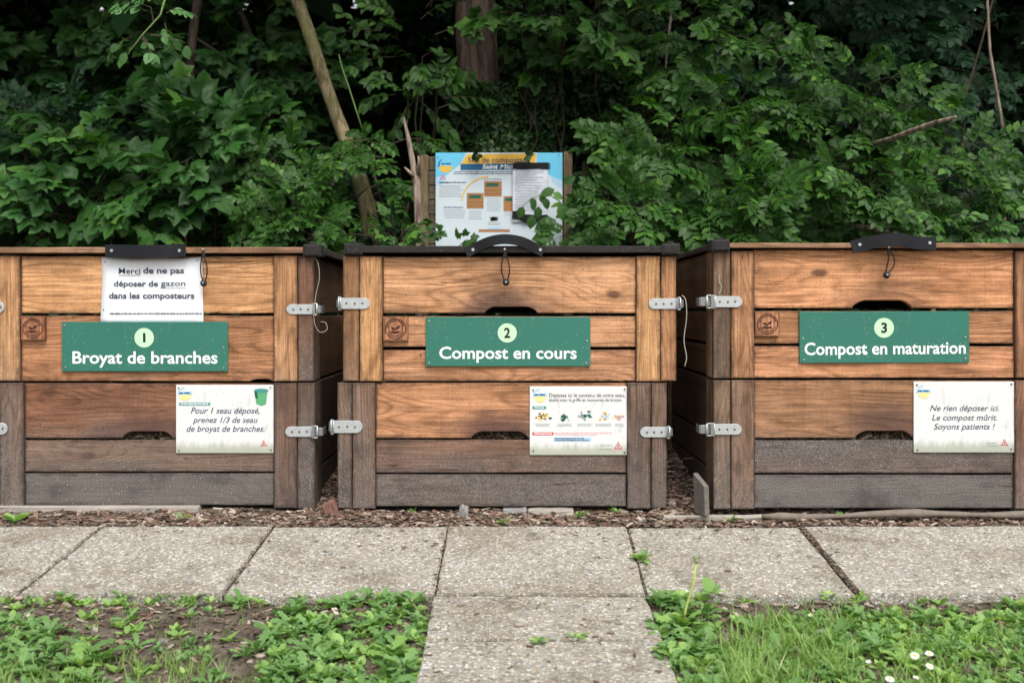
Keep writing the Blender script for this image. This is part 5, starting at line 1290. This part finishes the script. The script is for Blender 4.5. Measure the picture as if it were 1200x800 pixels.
# bark mulch: strip and gaps between the bins
pos = []
for _ in range(5200):
    x = nr.uniform(-1.75, 1.75); Y = 2.935+nr.beta(1.2, 1.2)*.13; pos.append((x, Y, gh(x, Y)+nr.uniform(0, .008)))
for (xa, xb) in ((-.60, -.42), (.43, .64)):
    for _ in range(2400):
        x = nr.uniform(xa, xb); Y = nr.uniform(3.0, 4.1); pos.append((x, Y, gh(x, Y)+nr.uniform(0, .012)+.015*max(0, Y-3.1)))
mul = chips_mesh('bark_mulch', pos, .008, .034, M['chips'], .16, None, .35); tag(mul, 'reddish brown bark mulch at the foot of the bins', 'mulch', kind='stuff')
pos = []
for _ in range(420):   # stray litter on the slabs, denser by the joints
    if nr.rand() < .45: k = nr.randint(3, 9); x = J0[k]+nr.normal(0, .012 if k != 7 else .03); Y = nr.uniform(2.45, 2.93)
    else: x = nr.uniform(-1.6, 1.7); Y = 2.93-abs(nr.normal(0, .12))
    if Y < 2.45: continue
    pos.append((x, Y, zs(Y)+.0025))
for _ in range(60): pos.append((nr.uniform(-.16, .32), nr.uniform(1.8, 2.43), 0)); p = pos[-1]; pos[-1] = (p[0], p[1], zs(p[1])+.003)
o = chips_mesh('leaf_litter', pos, .004, .02, M['chips'], .12, None, .12); tag(o, 'scattered bark crumbs on the paving slabs', 'litter', kind='stuff')
pos = []
for k in range(3, 9):
    for _ in range(230 if k != 7 else 700):
        Y = nr.uniform(2.445, 2.935); f = (Y-2.44)/.5; x = J1[k]+(J0[k]-J1[k])*f+(nr.normal(0, .0035) if k != 7 else abs(nr.normal(.003, .010))); pos.append((x, Y, zs(Y)-.006+(.004 if k == 7 else 0)))
for _ in range(350): Y = 2.437; x = nr.uniform(-.17, .33); pos.append((x, Y, zs(Y)-.005))
o = chips_mesh('joint_dirt', pos, .004, .012, make_chip('joint_soil', [(.03,.022,.016,1),(.07,.05,.035,1),(.12,.085,.06,1),(.3,.26,.2,1)]), .4, None, .5, (.5, .9)); tag(o, 'dark crumbs of soil packed in the paving joints', 'soil', kind='stuff')
# soil crumbs, bark bits and pebbles in the beds
def bed(n):
    out = []
    while len(out) < n:
        x = nr.uniform(-1.35, 1.45); Y = nr.uniform(1.62, 2.435)
        if in_slab(x, Y, .012): continue
        out.append((x, Y, gh(x, Y)))
    return out
o = chips_mesh('soil_crumbs', [(a, b_, c+.001) for a, b_, c in bed(5200)], .004, .014, make_chip('crumbs', [(.04,.031,.023,1),(.085,.068,.051,1),(.14,.115,.09,1),(.21,.175,.14,1),(.07,.052,.038,1)]), .6, None, .6, (.6, 1)); tag(o, 'crumbly soil on the beds before the slabs', 'soil', kind='stuff')
pb = [p for p in bed(3600) if nr.rand() < .25+.75*max(0, (p[1]-2.1)/.33)]
o = chips_mesh('bark_bits', [(a, b_, c+.004) for a, b_, c in pb], .008, .03, M['chips'], .14, None, .3); tag(o, 'bark bits strewn on the soil beds', 'mulch', kind='stuff')
o = chips_mesh('pebbles', [(a, b_, c+.003) for a, b_, c in bed(170)], .006, .022, M['stones'], .7, None, .4, (.6, 1)); tag(o, 'small pale pebbles on the soil beds', 'pebbles', kind='stuff')
# fallen twigs
for i, (a_, b_, c_, d_, lab) in enumerate(((300, 724, 345, 716, 'thin grey twig on the soil before the third slab from the left'), (470, 703, 490, 722, 'short twig among weeds left of the central slabs'), (590, 706, 610, 707, 'tiny twig lying across the central slab joint'), (790, 545, 812, 541, 'pale straw across the mulch between middle and right bins'))):
    p, q = (G(a_, b_), G(c_, d_)) if i < 3 else (P(a_-2, b_, 3.5), P(c_, d_, 3.4))
    p.z += .008; q.z += .012; m = (p+q)/2+Vector((.004, .006, .006)); o = tube('twig', [Vector((0, 0, 0)), m-p, q-p], [.0028, .0022, .001] if i < 3 else [.0016]*3, M['bark_dead'], None, p, 6); tag(o, lab, 'twig')

# ------------------------------------------------------------------ weeds
T_W_OVAL = [oval_t(.30, .10, .07), oval_t(.36, -.05, .10), oval_t(.26, .3, .06)]
def toothed_t(seed):
    r = random.Random(seed); V = [(0, 0, 0)]; L = []; n = 7
    for k in range(1, n+1):
        f = k/(n+.4); wd = .05+.17*math.sin(math.pi*min(1, f*.62+.12))*(1.0 if k % 2 else .45)*(.4+f); z = .16*math.sin(f*2.6)-.12*f*f
        L.append(((-wd, f-.03, z+.02), (0, f, z), (wd, f-.03, z+.02)))
    for a, b_, c in L: V += [a, b_, c]
    V.append((0, 1.06, 0)); Fc = [(0, 2, 1), (0, 3, 2)]
    for k in range(n-1):
        a = 1+3*k; Fc += [(a, a+1, a+4), (a, a+4, a+3), (a+1, a+2, a+5), (a+1, a+5, a+4)]
    a = 1+3*(n-1); e = len(V)-1; Fc += [(a, a+1, e), (a+1, a+2, e)]; return V, Fc
T_DAND = [toothed_t(i) for i in range(2)]
def clover_t():
    V = []; Fc = []
    for k in range(3):
        lf = oval_t(.36, .05, .05, 3); rot = Matrix.Rotation(R(120*k), 3, 'Z'); o = len(V)
        V += xf([tuple(c*.5 for c in q) for q in lf[0]], rot, (0, .4, .45)); Fc += [tuple(i+o for i in f) for f in lf[1]]
    o = len(V); V += [(-.015, 0, 0), (.015, 0, 0), (.015, .4, .45), (-.015, .4, .45)]; Fc += [(o, o+1, o+2), (o, o+2, o+3)]; return V, Fc
T_CLOV = [clover_t()]
T_GRASS = []
for i in range(4):
    r = random.Random(i); V = []; Fc = []; n = 5; be = r.uniform(.2, .95)
    for k in range(n):
        f = k/n; wd = .022*(1-f**1.6); V += [(-wd, be*f*f, f*(1-.25*be*f)), (wd, be*f*f, f*(1-.25*be*f))]
    V.append((0, be, 1-.3*be))
    for k in range(n-1): Fc += [(2*k, 2*k+1, 2*k+3), (2*k, 2*k+3, 2*k+2)]
    Fc.append((2*n-2, 2*n-1, 2*n)); T_GRASS.append((V, Fc))
def rosette(c, n, size, lift=.45):
    pos = []; d = []; nn = []; sz = []
    for k in range(n):
        a = 2*math.pi*k/n*1.0+nr.uniform(-.4, .4)+c[0]*50; e = nr.uniform(.1, lift*1.6)
        dd = np.array([math.cos(a), math.sin(a), e]); pos.append([c[0]+.004*math.cos(a), c[1]+.004*math.sin(a), c[2]+.002]); d.append(unit(dd))
        nn.append(unit(np.array([-math.cos(a)*e*.7, -math.sin(a)*e*.7, 1.0])+nr.normal(0, .2, 3))); sz.append(size*nr.uniform(.6, 1.2))
    return pos, d, nn, sz
def in_poly(px, py, poly):
    c = False; n = len(poly)
    for i in range(n):
        (x1, y1), (x2, y2) = poly[i], poly[(i+1) % n]
        if (y1 > py) != (y2 > py) and px < (x2-x1)*(py-y1)/(y2-y1)+x1: c = not c
    return c
def weed_field(name, label, areas, temps, mat, size, nleaf, lift=.45, kind='stuff', cat='weeds'):
    """areas: (outline on the ground, as photograph pixels turned into ground points, plants)"""
    A = [[], [], [], []]
    for poly, n in areas:
        g_ = [G(a, b_) for a, b_ in poly]; wp = [(p.x, p.y) for p in g_]
        xs = [p[0] for p in wp]; ys = [p[1] for p in wp]; k = 0; tries = 0
        while k < n and tries < 60000:
            tries += 1; x, y = nr.uniform(min(xs), max(xs)), nr.uniform(min(ys), max(ys))
            if not in_poly(x, y, wp) or in_slab(x, y, -.006): continue
            r_ = rosette((x, y, gh(x, y)), max(2, int(nleaf*nr.uniform(.6, 1.4))), size*nr.uniform(.7, 1.25), lift)
            for q, w_ in zip(A, r_): q.extend(w_)
            k += 1
    o = scatter_mesh(name, temps, np.array(A[0]), frames(np.array(A[1]), np.array(A[2])), np.array(A[3]), mat); tag(o, label, cat, kind=kind); return o
left_front = [(-60, 760), (40, 735), (110, 745), (130, 800), (120, 840), (-60, 840)]
left_mid = [(330, 715), (400, 700), (500, 704), (503, 760), (485, 840), (330, 840), (310, 770)]
left_edge = [(0, 695), (500, 698), (500, 712), (0, 715)]
left_all = [(-60, 700), (502, 702), (488, 840), (-60, 840)]
right_corner = [(765, 702), (830, 690), (840, 740), (850, 840), (800, 840), (778, 780)]
right_mid = [(860, 728), (1240, 712), (1260, 760), (1000, 770), (870, 745)]
right_front = [(800, 760), (1280, 750), (1300, 840), (805, 840)]
right_all = [(770, 702), (1240, 698), (1300, 840), (800, 840)]
right_edge = [(780, 700), (1240, 694), (1240, 708), (780, 712)]
weed_field('ground_cover', 'round leaved green weeds spread over the soil beds', [(left_front, 50), (left_mid, 150), (left_edge, 30), (left_all, 70), (right_corner, 60), (right_mid, 190), (right_front, 210), (right_edge, 14)], T_W_OVAL, M['weed'], .021, 7, .9)
weed_field('ground_cover', 'cool green toothed weeds mixed through the soil beds', [(left_front, 30), (left_mid, 50), (left_all, 20), (right_corner, 26), (right_mid, 34), (right_front, 46)], T_DAND, M['weed_cool'], .038, 8, .7)
weed_field('clover_cover', 'clover like leaflets between the other weeds', [(left_front, 80), (left_mid, 170), (left_all, 60), (right_mid, 120), (right_front, 170), (right_corner, 30)], T_CLOV, M['weed_cool'], .020, 5, 1.2)
# grass
def grass_field(areas, name, label):
    pos = []; d = []; nn = []; sz = []
    for poly, n, h in areas:
        wp = [(p.x, p.y) for p in (G(a, b_) for a, b_ in poly)]; xs = [p[0] for p in wp]; ys = [p[1] for p in wp]; k = 0; t_ = 0
        while k < n and t_ < 90000:
            t_ += 1; x, y = nr.uniform(min(xs), max(xs)), nr.uniform(min(ys), max(ys))
            if not in_poly(x, y, wp) or in_slab(x, y, .004): continue
            for _ in range(nr.randint(3, 8)):
                a = nr.uniform(0, 2*math.pi); pos.append([x+nr.normal(0, .006), y+nr.normal(0, .006), gh(x, y)-.002]); 
                d.append([math.cos(a), math.sin(a), nr.uniform(-.2, .2)]); nn.append([nr.normal(0, .2), nr.normal(0, .2), 1]); sz.append(h*nr.uniform(.5, 1.2))
            k += 1
    o = scatter_mesh(name, T_GRASS, np.array(pos), frames(np.array(d), unit(np.array(nn))), np.array(sz), M['grass']); tag(o, label, 'grass', kind='stuff')
grass_field([([(845, 740), (985, 735), (1000, 790), (850, 830)], 130, .075), (right_front, 240, .05), (right_mid, 80, .035), (right_all, 240, .035), ([(-60, 775), (230, 770), (290, 800), (270, 840), (-60, 840)], 170, .05), (left_all, 130, .03)], 'grass', 'short green grass tufts on the soil beds')

# single plants one can point to
def weed(name, label, cat, px, py, temps, key, mat, n, size, lift=.5, base=None, group=None):
    c = base or G(px, py); root = thing(name, c, label, cat, group)
    p, d, nn, sz = rosette((c.x, c.y, c.z), n, size, lift)
    leaf_objects(temps, key, np.array(p), frames(np.array(d), np.array(nn)), np.array(sz), M[mat], root, c); return root, c
dl, c = weed('dandelion', 'dandelion with one tall leaning stalk at the corner of the right bed', 'dandelion', 800, 737, T_DAND, 'dand', 'weed', 12, .062, .7)
q = [Vector((0, 0, 0)), Vector((.006, -.002, .045)), Vector((.022, -.004, .10)), Vector((.030, -.005, .155))]
tube('stalk', q, [.0032, .003, .0028, .0025], plain('pale_green_stalk', (.38, .45, .12, 1), .6), dl, (0, 0, 0), 8)
V, Fc = sph(.007, 9, 6); mesh_obj('bud', V, Fc, plain('dandelion_bud', (.30, .30, .18, 1), .8), dl, q[-1], True)
pet = Acc()
for k in range(14):
    a = 2*math.pi*k/14; pet.add(*tube_data([q[-1], q[-1]+Vector((.010*math.cos(a), .010*math.sin(a), .008))], .0009, 3)) 
pet.build('sepals', M['twig_green'], dl)
for i, (px, py, T_, ky, mt, n_, sz_, lf, nm, cat, lab) in enumerate((
    (95, 783, T_DAND, 'dand', 'weed', 9, .075, .8, 'dandelion', 'dandelion', 'broad toothed rosette in the left foreground corner'),
    (378, 797, T_W_OVAL, 'wov', 'weed', 4, .055, 1.6, 'plantain', 'plantain', 'single upright broad leaf in the left bed foreground'),
    (440, 735, T_DAND, 'dand', 'weed', 10, .075, .8, 'dandelion', 'dandelion', 'leafy rosette at the upper right of the left bed'),
    (460, 775, T_DAND, 'dand', 'weed_cool', 12, .085, .7, 'dandelion', 'dandelion', 'large dense rosette beside the central slabs'),
    (400, 760, T_W_OVAL, 'wov', 'weed_cool', 10, .06, .7, 'plantain', 'plantain', 'smooth leaved clump in the middle of the left weeds'),
    (222, 724, T_W_OVAL, 'wov', 'weed', 7, .032, 1.0, 'seedling', 'weed', 'small leafy sprout touching the edge of the second whole slab'),
    (225, 706, T_DAND, 'dand', 'weed', 6, .05, .8, 'dandelion', 'dandelion', 'weed with upright leaves overlapping the second slab edge'),
    (75, 705, T_W_OVAL, 'wov', 'weed', 9, .035, .6, 'seedling', 'weed', 'small clump at the far left slab edge'),
    (835, 695, T_W_OVAL, 'wov', 'weed', 4, .055, .6, 'plantain', 'plantain', 'broad leaves lying on the slab edge right of the dandelion stalk'),
    (790, 775, T_DAND, 'dand', 'weed', 9, .07, .5, 'dandelion', 'dandelion', 'rosette spilling over the central slab at the right bed'),
    (1060, 780, T_DAND, 'dand', 'weed', 10, .07, .6, 'dandelion', 'dandelion', 'rosette beneath the white daisies'),
    (1150, 735, T_W_OVAL, 'wov', 'weed', 9, .055, .7, 'plantain', 'plantain', 'leafy clump near the right edge of the right bed'),
    (1185, 712, T_W_OVAL, 'wov', 'weed', 7, .05, .9, 'seedling', 'weed', 'sprout at the right end of the slab edge'),
    (1000, 722, T_W_OVAL, 'wov', 'weed_cool', 9, .04, .6, 'seedling', 'weed', 'low round leaved clump below the wide slab joint'),
    (680, 607, T_W_OVAL, 'wov', 'weed', 8, .03, .8, 'seedling', 'weed', 'small bright sprout in the mulch before the middle bin'),
    (722, 601, T_W_OVAL, 'wov', 'weed_cool', 5, .028, .9, 'seedling', 'weed', 'tiny round leaved sprout at the right foot of the middle bin'),
    (218, 608, T_W_OVAL, 'wov', 'weed', 9, .032, .5, 'seedling', 'weed', 'low sprout in the mulch before the left bin'),
    (18, 612, T_W_OVAL, 'wov', 'weed', 8, .045, .5, 'seedling', 'weed', 'green weed at the far left in the mulch'),
    (482, 601, T_W_OVAL, 'wov', 'weed', 4, .02, .8, 'seedling', 'weed', 'tiny sprout at the left foot of the middle bin'),
    (590, 613, T_W_OVAL, 'wov', 'weed', 4, .02, .8, 'seedling', 'weed', 'tiny sprout before the grey stone block'),
    (750, 656, T_W_OVAL, 'wov', 'weed', 9, .03, .8, 'seedling', 'weed', 'small weed growing in the joint right of the central slab'),
    (632, 752, T_W_OVAL, 'wov', 'weed', 4, .035, .3, 'seedling', 'weed', 'little flat leaves in the joint between the two front slabs'),
    (676, 748, T_DAND, 'dand', 'weed', 6, .035, .4, 'seedling', 'weed', 'narrow leaved sprout right of the flat leaves in the front joint'),
    (854, 610, T_W_OVAL, 'wov', 'weed', 6, .03, .6, 'seedling', 'weed', 'bright sprout before the wooden offcut'),
    (985, 608, T_W_OVAL, 'wov', 'weed', 5, .025, .7, 'seedling', 'weed', 'sprout at the left part of the pale log'),
    (1090, 606, T_W_OVAL, 'wov', 'weed', 8, .03, .7, 'seedling', 'weed', 'sprout at the middle of the pale log'),
    (1150, 606, T_W_OVAL, 'wov', 'weed', 8, .032, .7, 'seedling', 'weed', 'sprout at the right part of the pale log'))):
    weed(nm, lab, cat, px, py, T_, ky, mt, n_+3, sz_*(.66 if py > 690 else 1), lf)
gb = thing('grass_blade', G(1190, 607), 'tall grass blades standing at the right foot of the right bin', 'grass')
for a, L in ((-.1, .16), (.25, .12), (-.35, .09)):
    tube('blade', [Vector((0, 0, 0)), Vector((a*.06, -.005, L*.5)), Vector((a*.2, -.01, L))], [.0016, .0014, .0006], M['grass'], gb, (0, 0, 0), 4)
# daisies: one built, the others copied
def daisy():
    root = thing('daisy', (0, 0, 0), 'x', 'daisy', 'white daisies in the right bed')
    tube('stem', [Vector((0, 0, 0)), Vector((.003, 0, .03)), Vector((0, -.004, .052))], .001, M['twig_green'], root, (0, 0, 0), 5)
    b = bmesh.new()
    for ring, (L, z) in enumerate(((.012, .053), (.010, .0545))):
        for k in range(11):
            a = 2*math.pi*(k+.5*ring)/11; ca, sa = math.cos(a), math.sin(a); w_ = .0022
            vs = [b.verts.new(v) for v in ((ca*.002, sa*.002-.004, z), (ca*L*.7-sa*w_, sa*L*.7+ca*w_-.004, z+.0012), (ca*L, sa*L-.004, z+.001), (ca*L*.7+sa*w_, sa*L*.7-ca*w_-.004, z+.0012))]
            b.faces.new(vs)
    bm_obj('petals', b, M['petal'], root); V, Fc = sph(.0042, 10, 6, 1, .6); mesh_obj('flower_centre', V, Fc, M['pollen'], root, (0, -.004, .0555), True)
    root.rotation_euler = (R(18), 0, 0); return root
spots = [(1069, 772, 'daisy highest left of the three close together'), (1087, 774, 'daisy rightmost of the three close together'), (1083, 783, 'daisy lowest of the three close together'), (1041, 806, 'daisy nearest the photograph bottom edge'), (1070, 795, 'small daisy below the close three'), (1017, 776, 'small daisy alone at the left of the daisies'), (950, 722, 'pale flower near the slab edge')]
d0 = daisy()
for i, (px, py, lab) in enumerate(spots):
    if i: 
        o = d0.copy(); COL.objects.link(o)
        for ch in d0.children: c2 = ch.copy(); COL.objects.link(c2); c2.parent = o
    else: o = d0
    o['label'] = 'white '+lab; g_ = G(px, py+12); o.location = g_; k = (.8, .78, .68, .8, .5, .5, .55)[i]; o.scale = (k, k, k); o.rotation_euler = (R(nr.uniform(8, 30)), R(nr.uniform(-12, 12)), R(nr.uniform(-20, 20)))
for px, py, lab in ((608, 733, 'reddish pebble on the front slab'), (872, 712, 'small pebble on the slab edge before the right bed'), (968, 745, 'flat grey stone lying among the right weeds'), (22, 703, 'reddish stone at the far left slab edge'), (305, 770, 'pale stone on the bare soil of the left bed'), (307, 783, 'second pale stone just below the first on the left bed')):
    g_ = G(px, py); V, Fc = sph(.011 if 'flat' not in lab else .026, 8, 6, .8, .45); V = [(a*(1+.2*rnd.random()), b_*(1+.2*rnd.random()), c_) for a, b_, c_ in V]
    o = mesh_obj('stone', V, Fc, M['stones' if 'flat' not in lab else 'stone_grey'], None, (g_.x, g_.y, g_.z+.003), True); tag(o, lab, 'stone')
